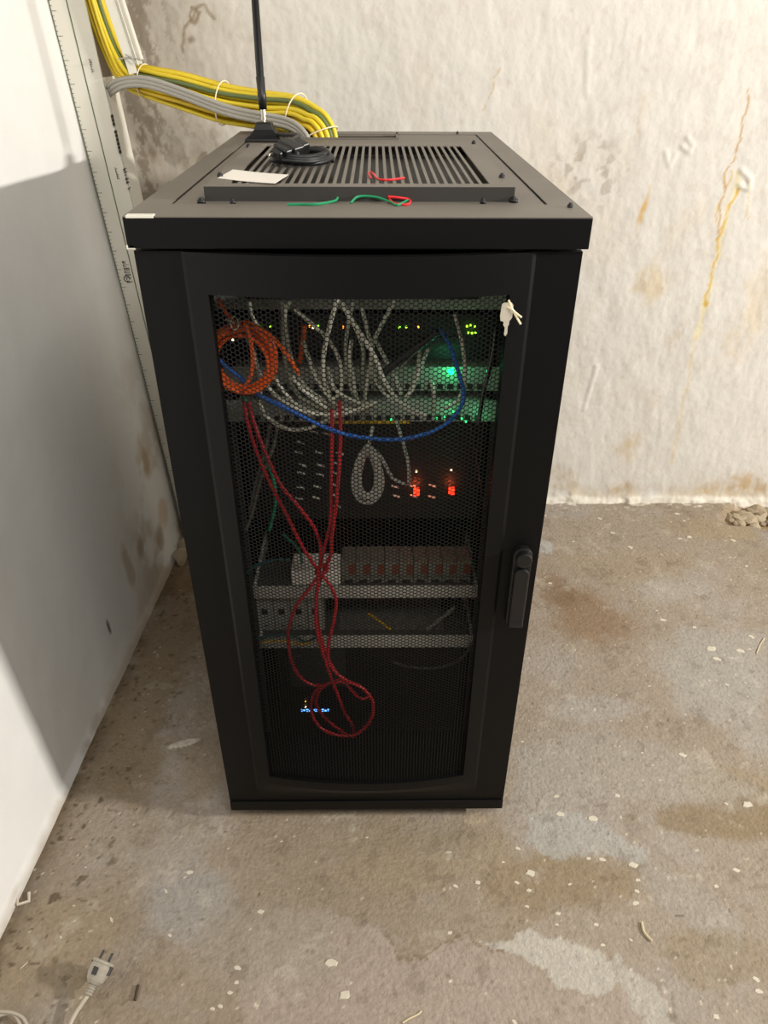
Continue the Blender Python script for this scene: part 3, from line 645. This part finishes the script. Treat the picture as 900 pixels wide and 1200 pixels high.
# ================================================================ things on the roof
V0 = vz+.0002
P4 = [Z(a, b_, V0) for a, b_ in ((255, 209), (273, 199), (338, 208), (322, 217))]
b = MB(); g0, g1 = 7, 4; V = []
for i in range(g0):
    for j in range(g1):
        u, w_ = i/(g0-1), j/(g1-1); q = (P4[1]*(1-u)+P4[2]*u)*(1-w_)+(P4[0]*(1-u)+P4[3]*u)*w_; q = q.copy(); q[2] = V0+.0006+.003*abs(u-.35)*u+.0015*(1-w_)*u; V.append(q)
F = [(i*g1+j, (i+1)*g1+j, (i+1)*g1+j+1, i*g1+j+1) for i in range(g0-1) for j in range(g1-1)]
b.add(V, F); o = b.build('paper_note', 'paper', org=tuple(P4[0])); q = o.modifiers.new('solid', 'SOLIDIFY'); q.thickness = .0006; q.offset = 1; tag(o, 'blank white paper slip lying on the left of the roof vent', 'paper')
# coiled black cable with connector
cc = Z(352, 185, V0+.006); t = thing('adapter_cable', 'coiled black cable with a chunky connector lying on the roof vent', 'cable', (cc[0], cc[1], V0))
b = MB(); P = []
for k in range(4*18+1):
    a = 2*PI*k/18; tt = k/18; P.append((cc[0]+(.050-.003*tt)*math.cos(a)+.004+.008*math.sin(a), cc[1]-.012+(.056-.008*abs(math.sin(tt*2)))*math.sin(a), V0+.0038+.0032*tt+.002*math.sin(a*2)))
P += [Z(330, 172, V0+.02), Z(350, 160, V0+.018), Z(345, 158, V0+.01), Z(325, 158, HT+.012), Z(312, 160, HT+.006)]
b.tube(crm(P, 3), .0040, 7); b.build('cord', 'rubber', t, True)
cp = Z(341, 176, V0+.022)
b = MB(); b.box(-.023, .015, -.017, .017, -.010, .010); b.box(-.032, -.023, -.011, .011, -.007, .007); b.box(.015, .030, -.012, .012, -.0085, .0085); b.box(-.010, .010, -.021, .021, -.006, .012)
o = b.build('connector', 'plastic', org=(0, 0, 0), bevel=.002); o.parent = t; o.location = (cp[0]-cc[0], cp[1]-cc[1], .022); o.rotation_euler = (.25, -.15, .75)
b = MB(); cyl(b, (-.004, -.0215, .004), .0022, .003, 'y', 8); cyl(b, (-.036, .006, 0), .003, .010, 'x', 8); o2 = b.build('connector_screw', 'metal', org=(0, 0, 0)); o2.parent = o
# zip tie scraps
def strip(pts, z, m, lab, w=.0011):
    P = crm([(Z(a, c_, z) if Z(a, c_, z)[1] < .099 or z > HT+.005 else Y(a, c_, .098))+np.array([0, 0, h*.3]) for a, c_, h in pts], 6); b = MB(); b.tube(P, w, 5); o = b.build('zip_tie', m, org=tuple(P[0])); tag(o, lab, 'zip tie')
strip([(337, 240, .001), (352, 240, .002), (372, 240, .003), (392, 236, .002), (396, 233, .006)], HT+.001, 'gtie', 'cut green zip tie lying left of centre on the roof edge', .0016)
strip([(411, 238, .001), (420, 232, .006), (440, 233, .008), (456, 237, .004), (466, 241, .003), (478, 236, .006)], HT+.001, 'gtie', 'cut green zip tie touching the red scrap on the roof edge', .0016)
strip([(456, 234, .004), (463, 239, .002), (478, 240, .002), (480, 235, .004), (466, 233, .006), (455, 232, .006)], HT+.001, 'rtie', 'cut red zip tie curled on the roof edge', .0015)
strip([(435, 209, .001), (432, 204, .006), (437, 205, .008), (443, 210, .002), (456, 211, .001), (474, 209, .002)], V0+.001, 'rtie', 'cut red zip tie lying on the slots of the roof vent', .0015)
# antenna
ac = Z(311, 164, HT); t = thing('antenna', 'thin black whip antenna standing on a square tapered foot', 'antenna', (ac[0], ac[1], HT))
def fr(b, c, levels):
    V = []; F = []
    for z, hx_, hy in levels: V += [(c[0]-hx_, c[1]-hy, z), (c[0]+hx_, c[1]-hy, z), (c[0]+hx_, c[1]+hy, z), (c[0]-hx_, c[1]+hy, z)]
    for i in range(len(levels)-1): F += [(4*i+k, 4*i+(k+1) % 4, 4*i+4+(k+1) % 4, 4*i+4+k) for k in range(4)]
    F += [(3, 2, 1, 0), tuple(4*(len(levels)-1)+k for k in range(4))]; b.add(V, F)
b = MB(); fr(b, ac, [(HT, .041, .036), (HT+.005, .040, .035), (HT+.012, .030, .027), (HT+.022, .021, .019), (HT+.033, .0175, .016), (HT+.036, .015, .014)]); b.build('magnetic_foot', 'plastic', t, bevel=.0015)
b = MB(); z = HT+.036; b.tube([(ac[0], ac[1], z+d) for d in (0, .004, .004, .010, .010, .014, .014, .024)], [.004, .004, .0065, .0065, .005, .005, .0065, .006], 10); b.build('threaded_nut', 'metal', t)
b = MB(); b.tube([(ac[0], ac[1], z+.024), (ac[0]-.0005, ac[1], z+.055), (ac[0]-.0005, ac[1], z+.056), (ac[0]-.001, ac[1], z+.085), (ac[0]-.001, ac[1], z+.086), (ac[0]+.002, ac[1], z+.36)], [.0085, .0095, .0088, .0095, .0082, .0072], 12); b.build('whip', 'plastic', t, True)

# ================================================================ wall duct in the left corner
def sx_(y, z): return -.065*z
duct = thing('cable_duct', 'white plastic cable duct with a printed scale running up the corner', 'cable duct', (-.66, 1.12, 0))
def dbox(b, x0, x1, y0, y1, z0, z1):
    o = len(b.v); b.box(x0, x1, y0, y1, z0, z1)
    for i in range(o, len(b.v)): x, y, z = b.v[i]; b.v[i] = (x-.065*z, y, z)
DX0, DX1, DY0, DY1 = -.6445, -.560, 1.10, 1.215
b = MB(); dbox(b, DX0, DX1, DY0, DY0+.003, .01, 2.3); dbox(b, DX0-.002, DX0+.001, DY0, DY1, .01, 2.3); dbox(b, DX1-.012, DX1, DY0+.003, DY0+.006, .01, 2.3); b.build('side_wall', 'duct', duct, bevel=.0008)
b = MB(); dbox(b, DX0, DX1-.01, DY1-.003, DY1, .01, 2.3); dbox(b, DX0+.001, DX0+.004, DY0+.003, DY1-.003, .01, 2.3); b.build('far_wall', 'ductin', duct)
b = MB(); dbox(b, DX0+.041, DX0+.0435, DY0-.0006, DY0+.001, .01, 2.3); dbox(b, DX0-.001, DX0+.001, DY0-.0008, DY0+.001, .01, 2.3); b.build('groove_line', 'greenline', duct)
ztop = 1.385
b = MB(); dbox(b, DX1-.001, DX1+.002, DY0+.012, DY1-.012, .01, ztop); dbox(b, DX1-.004, DX1, DY0+.012, DY0+.016, .01, ztop+.0); b.build('lid', 'duct', duct, bevel=.0008)
b = MB()
for k in range(0, 230):
    z = .02+k*.01
    l = .012 if (k % 5 == 0) else .0045
    dbox(b, DX0+.001, DX0+.001+l*(.9 if k % 5 else 1), DY0-.0007, DY0+.001, z, z+.0011)
b.build('printed_scale', 'print', duct)
g = random.Random(5); b = MB()
def glyphs(b, x0, zc, n, h, step, face='y', gap=()):
    for i in range(n):
        if i in gap: continue
        z = zc-i*step
        for j in range(3):
            if g.random() < .8:
                zz = z-j*step*.26; a0, a1 = (0, h) if g.random() < .7 else (0, h*.55)
                if face == 'y': dbox(b, x0+a0, x0+a1, DY0-.0008, DY0+.001, zz-step*.12, zz)
                else: dbox(b, DX1+.001, DX1+.0028, x0+a0, x0+a1, zz-step*.12, zz)
        if face == 'y': dbox(b, x0, x0+h*.15, DY0-.0008, DY0+.001, z-step*.7, z)
w0 = Y(148, 306, DY0); glyphs(b, w0[0]+.065*w0[2]-.012, w0[2], 7, .016, .009)
w0 = Y(149, 326, DY0)
for k in range(10):
    a = 2*PI*k/12; cx_, cz_ = w0[0]+.065*w0[2]-.001, w0[2]-.002; dbox(b, cx_+.008*math.cos(a)-.0015, cx_+.008*math.cos(a)+.0015, DY0-.0008, DY0+.001, cz_+.008*math.sin(a)-.0015, cz_+.008*math.sin(a)+.0015)
w0 = Y(106, 69, DY0); glyphs(b, w0[0]+.065*w0[2]-.004, w0[2], 6, .006, .005); w0 = Y(136, 196, DY0); glyphs(b, w0[0]+.065*w0[2]-.004, w0[2], 6, .006, .005)
def lidpt(px_, py_):
    d = Fv*FP+Rv*(px_-450)+Uv*(600-py_); t_ = (DX1+.002-.065*CZ-CX)/(d[0]+.065*d[2]); return ORG+d*t_
for k in (0, 1, 2, 4, 5, 6, 7, 8, 9):
    q = lidpt(132+k*1.15*.9, 136+k*4.6); dbox(b, DX1+.001, DX1+.0028, q[1]-.012, q[1]+.004, q[2]-.0035, q[2]+.0035)
q = lidpt(146, 196); glyphs(b, q[1]-.014, q[2], 5, .026, .011, 'x')
b.build('printed_marks', 'printk', duct)
# loose lid
t0, t1 = Y(107, -60, 1.06), Y(153, 80, 1.06); w_ = .040
d = (t1-t0)/np.linalg.norm(t1-t0); side = np.array([d[2], 0, -d[0]]); side = side if side[0] > 0 else -side
b = MB(); up = t0-d*.25
def strip_box(b, a, c, s0, s1, y0, y1):
    V = [p+side*s+np.array([0, y, 0]) for p in (a, c) for s, y in ((s0, y0), (s1, y0), (s1, y1), (s0, y1))]
    b.add(V, [(0, 1, 2, 3), (7, 6, 5, 4), (0, 4, 5, 1), (1, 5, 6, 2), (2, 6, 7, 3), (3, 7, 4, 0)])
strip_box(b, up, t1+d*.012, -.006, .012, 0, .003); strip_box(b, up, t1-d*.004, .013, .030, .004, .007); strip_box(b, up, t1-d*.004, .0105, .0135, 0, .014); strip_box(b, up, t1-d*.012, .029, .033, 0, .018); strip_box(b, up, t1+d*.012, -.008, -.005, 0, .016)
strip_box(b, up, t1-d*.002, .020, .0215, -.002, .004)
o = b.build('duct_cover', 'duct', org=tuple(t1), bevel=.0006); tag(o, 'white plastic duct cover pried off and leaning over the yellow cables', 'duct cover')
q = Y(153, 67, 1.055); b = MB(); b.tube([q+np.array([-.03, 0, -.004]), q, q+np.array([.03, .01, -.006])], .0016, 5); b.tube([q+np.array([-.012, 0, .006]), q+np.array([.004, -.002, -.002]), q+np.array([.012, 0, -.014])], .0016, 5)
o = b.build('wire_tie', 'gcab', org=tuple(q)); tag(o, 'thin wire twisted round the lower end of the loose duct cover', 'wire tie')

# ================================================================ cable bundle
path = [(92, -60, 1.15), (104, -20, 1.15), (117, 20, 1.15), (133, 60, 1.14), (152, 88, 1.12), (180, 98, 1.09), (215, 107, 1.05), (262, 121, 1.01), (310, 129, .97), (340, 133, .94), (360, 143, .91), (374, 158, .885)]
Pc = [Y(a, c_, y) for a, c_, y in path]
e = Pc[-1]; Pc += [np.array([e[0]+.012, .878, 1.20]), np.array([e[0]+.016, .876, 1.10])]
widths = [.55, .55, .58, .62, .72, .8, .92, 1, 1, 1, 1, .95, .8, .8]
Cn = crm(Pc, 6); Wd = np.interp(np.linspace(0, len(widths)-1, len(Cn)), range(len(widths)), widths)
# flat-ish frames: N roughly "up/perp in view plane", B = depth
slots = []
for ring, n in ((0, 1), (1, 6), (2, 12), (3, 17)):
    for k in range(n): a = 2*PI*k/max(n, 1)+ring*.3; slots.append((ring*.0118*math.cos(a), ring*.0118*math.sin(a)))
Ts = [((Cn[min(i+1, len(Cn)-1)]-Cn[max(i-1, 0)])) for i in range(len(Cn))]; Ts = [t_/np.linalg.norm(t_) for t_ in Ts]
fy = np.array([0, 1, 0.])
def frame(i):
    T = Ts[i]; Nn = np.cross(fy, T); Nn = Nn/np.linalg.norm(Nn); Bn = np.cross(T, Nn); return Nn, Bn
YL = 'yellow network cable in the thick bundle running from wall duct to cabinet roof'; YG = 'yellow network cables in the thick bundle'
cnt = 0
for si, (u, w2) in enumerate(slots):
    pts = []; ph = random.random()*6
    for i in range(0, len(Cn), 2):
        Nn, Bn = frame(i); tw = .35*math.sin(i*.05); uu = u*math.cos(tw)-w2*math.sin(tw); ww = u*math.sin(tw)+w2*math.cos(tw)
        j = .0022*math.sin(i*.13+ph); pts.append(Cn[i]+Nn*(uu*Wd[i]*1.08+j)+Bn*(ww*Wd[i]*.85+j*.5))
    # lower front ones are grey, three at the right flank olive
    N0, B0 = frame(len(Cn)//2); lowfront = (u*N0[2] < -.010*abs(N0[2])) and (w2*B0[1] < -.006)
    kind = 'yellow'
    if lowfront and cnt < 3: kind = 'grey'; cnt += 1
    elif si in (9, 12, 27): kind = 'green'
    if kind == 'grey':
        dd = (cnt-2)*5; pts = [Y(a_+dd*(.5 if i_ < 3 else 0), c_+dd*(0 if i_ < 2 else .9), y_) for i_, (a_, c_, y_) in enumerate([(124, 135, 1.135), (124, 115, 1.13), (133, 102, 1.105), (150, 96, 1.07), (175, 97, 1.045), (215, 110, 1.005), (262, 128, .962), (300, 137, .925), (332, 143, .897), (350, 152, .872), (362, 168, .85), (364, 190, .86)])]
        cable('network_cable', pts, 0.0054, 'gcab', 'grey network cable emerging from the lower duct and joining the yellow bundle', 'cable', 'grey network cables in the bundle', 3, 8)
    elif kind == 'green': cable('network_cable', pts, .0052, 'grn2', 'olive green network cable among the yellow ones in the bundle', 'cable', 'olive green cables in the bundle', 3, 8)
    else: cable('network_cable', pts, .0054, 'yel' if si % 3 else 'yel2', YL, 'cable', YG, 3, 8)
for (px_, py_, lab) in ((172, 97, 'cable tie round the yellow bundle nearest the wall duct'), (262, 121, 'cable tie round the middle of the yellow bundle left of the antenna'), (346, 136, 'cable tie round the yellow bundle just right of the antenna'), (384, 156, 'cable tie round the yellow bundle where it enters the roof')):
    best = None
    for i in range(len(Cn)):
        d_ = Cn[i]-ORG; zc = d_@Fv; X_ = 450+FP*(d_@Rv)/zc; Y_ = 600-FP*(d_@Uv)/zc; e_ = math.hypot(X_-px_, Y_-py_)
        if best is None or e_ < best[0]: best = (e_, i)
    i = best[1]; Nn, Bn = frame(i); ra = (.0118*3*1.08+.0075)*1.0*Wd[i]+.002; rb = (.0118*3*.85+.0075)*Wd[i]+.002
    b = MB(); b.tube([Cn[i]+Nn*ra*math.cos(a)+Bn*rb*math.sin(a) for a in np.linspace(0, 2*PI, 29)], .0016, 5); o = b.build('cable_tie', 'tie', org=tuple(Cn[i]), smooth=True); tag(o, lab, 'cable tie')

# ================================================================ floor things
def fz(x, y): return float(floor_h(x, y))
# plug
pc = Z(116, 1139, .03); t = thing('power_plug', 'grey mains plug with ribbed boot and pale cord on the floor', 'power plug', (pc[0], pc[1], fz(pc[0], pc[1])))
pe = Z(103, 1166, .018); ax_ = pc-pe; ax_ = ax_/np.linalg.norm(ax_); zz = fz(pc[0], pc[1])
sd = np.cross(ax_, [0, 0, 1]); sd /= np.linalg.norm(sd); upv = np.cross(sd, ax_)
def G(a, s_, u_): return pc+ax_*a+sd*s_+upv*u_
b = MB(); n = 16; L = [(-.020, .010, .009), (-.014, .015, .013), (-.004, .0175, .0165), (.006, .0185, .0185), (.010, .0185, .0185), (.011, .017, .017), (.013, .017, .017), (.014, .0185, .0185), (.018, .0185, .0185), (.019, .016, .016)]; V = []
for a, rx, rz in L:
    for k in range(n):
        th = 2*PI*k/n; cx_, sz_ = math.cos(th), math.sin(th); sq = 1/max(abs(cx_), abs(sz_))**.45; V.append(G(a, rx*cx_*sq, rz*sz_*sq))
b.add(V, [(i*n+k, i*n+(k+1) % n, (i+1)*n+(k+1) % n, (i+1)*n+k) for i in range(len(L)-1) for k in range(n)]+[tuple(range(n)), tuple((len(L)-1)*n+k for k in range(n))])
b.build('plug_body', 'plug', t, bevel=.001)
for s_ in (-.0095, .0095):
    b = MB(); b.tube([G(.016, s_, .002), G(.033, s_, .002), G(.034, s_, .002)], [.0024, .0024, .0015], 8); o = b.build('pin', 'rail', t); o['label'] = 'metal contact pin'
b = MB(); b.tube([G(-.006, .0, .0165), G(.006, 0, .019)], .005, 8); b.tube([G(.0, -.0185, 0), G(.014, -.0195, 0)], .0035, 6); b.tube([G(.0, .0185, 0), G(.014, .0195, 0)], .0035, 6); b.build('grip_recess', 'rail', t)
b = MB(); b.tube([G(-.018-k*.0022, 0, 0) for k in range(10)], [(.0062 if k % 2 else .0085) for k in range(10)], 10, True); b.build('ribbed_boot', 'plug', t)
e1 = G(-.038, 0, 0); c1 = Z(86, 1192, .010); c2 = Z(70, 1225, .004)
b = MB(); b.tube(crm([e1, c1, c2, Z(40, 1240, .004), Z(10, 1232, .004), Z(-20, 1200, .004)], 6), .0042, 8); b.build('cord', 'cord', t, True)
b = MB(); b.tube(crm([Z(-15, 1196, .004), Z(2, 1189, .006), Z(14, 1188, .007), Z(22, 1196, .006), Z(26, 1212, .004)], 6), .0036, 8); b.tube(crm([Z(-12, 1186, .010), Z(10, 1186, .012), Z(26, 1192, .010), Z(34, 1206, .005)], 6), .003, 8)
o = b.build('loose_cable', 'cord', smooth=True, org=tuple(Z(10, 1190, .0))); tag(o, 'looped pale cord on the floor at the bottom left', 'cable')
# U shaped clip by the wall
q = Z(27, 1053, 0); zf = fz(q[0], q[1]); pts_ = [Z(19, 1049, zf+.003), Z(21, 1060, zf+.003), Z(34, 1056, zf+.003), Z(34, 1046, zf+.003)]
b = MB(); b.tube(pts_, .0035, 6); o = b.build('wall_clip', 'chip', org=tuple(q)); tag(o, 'small U-shaped pale clip on the floor against the left wall', 'clip')
# straw, twig, leaf
def stick(P, r, m, nm, lab, cat):
    pts_ = []
    for a, c_ in P: q = Z(a, c_); q[2] = fz(q[0], q[1])+r; pts_.append(q)
    b = MB(); b.tube(crm(pts_, 4), r, 5); o = b.build(nm, m, org=tuple(pts_[0])); tag(o, lab, cat)
stick([(887, 765), (891, 755), (896, 747)], .0016, 'twig', 'wood_splinter', 'thin pale splinter lying on the right of the floor', 'splinter')
stick([(23, 1134), (28, 1130), (32, 1126)], .0010, 'chip', 'wood_splinter', 'tiny white splinter lying near the left wall behind the plug', 'splinter')
stick([(472, 1198), (480, 1193), (490, 1188), (494, 1184)], .0018, 'twig', 'wood_splinter', 'branched pale splinter at the bottom middle of the floor', 'splinter')
stick([(752, 1080), (755, 1092), (764, 1102)], .0026, 'twig', 'wood_splinter', 'curved pale splinter on the stained floor right of the cabinet', 'splinter')
stick([(158, 1172), (160, 1163), (162, 1154)], .003, 'dark', 'dry_leaf', 'dark shrivelled scrap lying right of the mains plug', 'debris')
# plaster flakes
def flake_mesh(k):
    g2 = random.Random(k); n = 9; b = MB(); P = [(math.cos(2*PI*i/n)*(.6+.5*g2.random()), math.sin(2*PI*i/n)*(.45+.4*g2.random())) for i in range(n)]
    V = [(x, y, 0) for x, y in P]+[(x*.85, y*.85, .22+.1*g2.random()) for x, y in P]+[(0, 0, .3)]
    b.add(V, [(i, (i+1) % n, n+(i+1) % n, n+i) for i in range(n)]+[(n+i, n+(i+1) % n, 2*n) for i in range(n)]); return b
pro = []
flakes = [(222, 1021, 5), (194, 1043, 5), (130, 1076, 5), (71, 1097, 2.5), (199, 1095, 3.5), (278, 1133, 5), (277, 1150, 4), (269, 1162, 4), (249, 1181, 4), (258, 1178, 4), (388, 1127, 9), (404, 1165, 9), (305, 1067, 5), (657, 953, 7), (695, 958, 8), (607, 993, 4), (622, 1022, 8), (620, 1042, 4), (618, 1061, 3.5), (606, 1033, 4), (534, 1037, 4), (560, 1033, 5), (654, 1069, 4), (653, 1082, 3), (699, 1082, 4), (706, 1006, 5), (690, 1005, 4), (742, 1012, 7), (748, 1030, 4), (747, 1043, 4), (745, 1057, 5), (840, 1037, 4), (863, 1018, 5), (877, 941, 8), (852, 940, 3), (652, 932, 4), (724, 931, 5), (527, 1092, 4), (528, 1149, 3.5), (887, 1146, 5), (890, 1160, 5), (840, 1190, 5), (603, 1196, 4), (707, 1106, 4), (703, 606, 4), (718, 623, 4), (739, 640, 5), (672, 633, 2.5), (794, 601, 4.5), (802, 609, 3), (797, 630, 3.5), (808, 628, 5), (859, 632, 4), (862, 652, 2), (775, 648, 2), (856, 652, 2), (836, 658, 2), (875, 662, 3), (645, 682, 4), (770, 714, 2.5), (777, 725, 5), (814, 734, 4), (833, 759, 8), (868, 762, 7), (881, 745, 5), (840, 771, 6), (858, 770, 2.5), (852, 801, 3), (631, 781, 2), (874, 799, 2), (723, 813, 2), (753, 881, 3), (800, 883, 6), (766, 895, 2.5), (639, 603, 3), (820, 592, 4), (730, 690, 2), (612, 868, 3), (590, 1009, 3), (740, 1100, 3), (668, 1035, 3), (350, 1040, 2), (430, 980, 2.5), (330, 985, 2.5), (100, 1015, 2), (86, 1060, 2)]
shapes = [('chip', k) for k in range(5)]; base = {}
FL = 'small off-white plaster flake lying on the bare concrete floor'
for i, (a, c_, s_) in enumerate(flakes):
    k = i % 5; q = Z(a, c_); zf = fz(q[0], q[1]); d_ = np.linalg.norm(q-ORG); sc = s_*d_/FP*.8
    if k not in base:
        o = flake_mesh(k).build('plaster_flake', 'chip', org=(0, 0, 0)); base[k] = o
    else: o = base[k].copy(); COL.objects.link(o)
    o.location = (q[0], q[1], zf-.0004); th = random.uniform(-.5, .5)+(-.7 if i in (1, 2, 3) else 0); o.scale = (sc, sc*(.9 if s_ > 3 else .8)*(.5 if i in (1, 2) else 1), min(.008, sc*.5)); o.rotation_euler = (0, 0, th)
    if (a, c_) == (388, 1127): tag(o, 'large white plaster flake in front of the cabinet, left of the lowest flake', 'plaster flake')
    elif (a, c_) == (404, 1165): tag(o, 'large white plaster flake nearest the bottom edge in front of the cabinet', 'plaster flake')
    elif (a, c_) == (222, 1021): tag(o, 'round white plaster flake left in front of the cabinet', 'plaster flake')
    else: tag(o, FL, 'plaster flake', 'plaster flakes scattered on the floor')
# rubble in the broken floor pit by the wall
def rock(seed, s):
    g3 = np.random.default_rng(seed); bm = bmesh.new(); bmesh.ops.create_icosphere(bm, subdivisions=2, radius=1)
    pl = [(v_/np.linalg.norm(v_), g3.uniform(.5, .9)) for v_ in g3.normal(size=(9, 3))]
    for v in bm.verts:
        p = np.array(v.co)
        for n_, d_ in pl:
            h_ = p@n_-d_
            if h_ > 0: p = p-n_*h_
        v.co = Vector(p*s*(1+.06*g3.normal()))
    me = bpy.data.meshes.new('rubble_stone'); bm.to_mesh(me); bm.free(); me.materials.append(M['stone']); return me
RK = [rock(k, 1) for k in range(5)]
for i in range(44):
    g4 = random.Random(100+i); a = g4.uniform(0, 2*PI); r_ = math.sqrt(g4.random())*.85
    x, y = PIT_C[0]+.17*r_*math.cos(a), PIT_C[1]+.09*r_*math.sin(a); s_ = g4.uniform(.010, .03)
    if y > 1.30: y = 1.30
    o = bpy.data.objects.new('rubble_stone', RK[i % 5]); COL.objects.link(o); o.scale = (s_*1.3, s_, s_*.7); o.rotation_euler = (g4.uniform(-.3, .3), g4.uniform(-.3, .3), g4.uniform(0, 6)); o.location = (x, y, fz(x, y)+s_*.35)
    tag(o, 'broken concrete lump in the hollow where floor meets the back wall', 'rubble', 'concrete rubble in the hollow by the back wall')
for i, (px_, py_, s_) in enumerate(((208, 655, .03), (213, 640, .028))):
    q = Z(px_, py_); o = bpy.data.objects.new('rubble_stone', RK[i]); COL.objects.link(o); o.scale = (s_, s_*1.4, s_*.9); o.location = (q[0]+.012, q[1], fz(q[0], q[1])+s_*.4)
    tag(o, ['nearer rough plaster lump in the left corner behind the cabinet', 'farther rough plaster lump in the left corner behind the cabinet'][i], 'rubble')

# ================================================================ light
def area(name, loc, target, sx, sy, power, col):
    l = bpy.data.lights.new(name, 'AREA'); l.shape = 'RECTANGLE'; l.size = sx; l.size_y = sy; l.energy = power; l.color = col
    o = bpy.data.objects.new(name, l); COL.objects.link(o); o.location = loc
    o.rotation_euler = (Vector(target)-Vector(loc)).to_track_quat('-Z', 'Y').to_euler(); return o
WARM = (1, .962, .905)
area('side_tube_lamp', (4.0, -.72, 2.06), (0, .1, 1.0), .4, .06, 205, WARM)
area('ceiling_lamp', (.5, -1.3, 2.5), (.2, .8, .6), 1.0, .5, 27, WARM)
area('ceiling_lamp_far', (.9, .5, 2.55), (.6, .9, 0), 1.0, .6, 6, WARM)
w = bpy.data.worlds.new('world'); SC.world = w; w.use_nodes = True; w.node_tree.nodes['Background'].inputs[0].default_value = (1, .96, .91, 1); w.node_tree.nodes['Background'].inputs[1].default_value = .19
def pt(name, px_, py_, y, e_, col, r=.004):
    l = bpy.data.lights.new(name, 'POINT'); l.energy = e_; l.color = col; l.shadow_soft_size = r; o = bpy.data.objects.new(name, l); COL.objects.link(o); o.location = Y(px_, py_, y)
pt('green_led_light', 528.5, 435.5, FY-.028, .06, (.08, 1, .42)); pt('green_led_light_low', 561, 490, FY-.02, .012, (.08, 1, .42)); pt('green_led_light_low', 526, 486, FY-.02, .010, (.08, 1, .42))
pt('port_led_light', 552, 391, FY-.015, .004, (.4, 1, .1))
pt('red_neon_light', 488, 577, VY-.02, .05, (1, .13, .04)); pt('red_neon_light', 529, 576, VY-.02, .04, (1, .13, .04))
SC.view_settings.view_transform = 'Standard'; SC.view_settings.look = 'None'; SC.view_settings.exposure = 0; SC.view_settings.gamma = 1; SC.view_settings.use_curve_mapping = False
for o in list(bpy.data.objects):
    if '_w' in o: del o['_w']
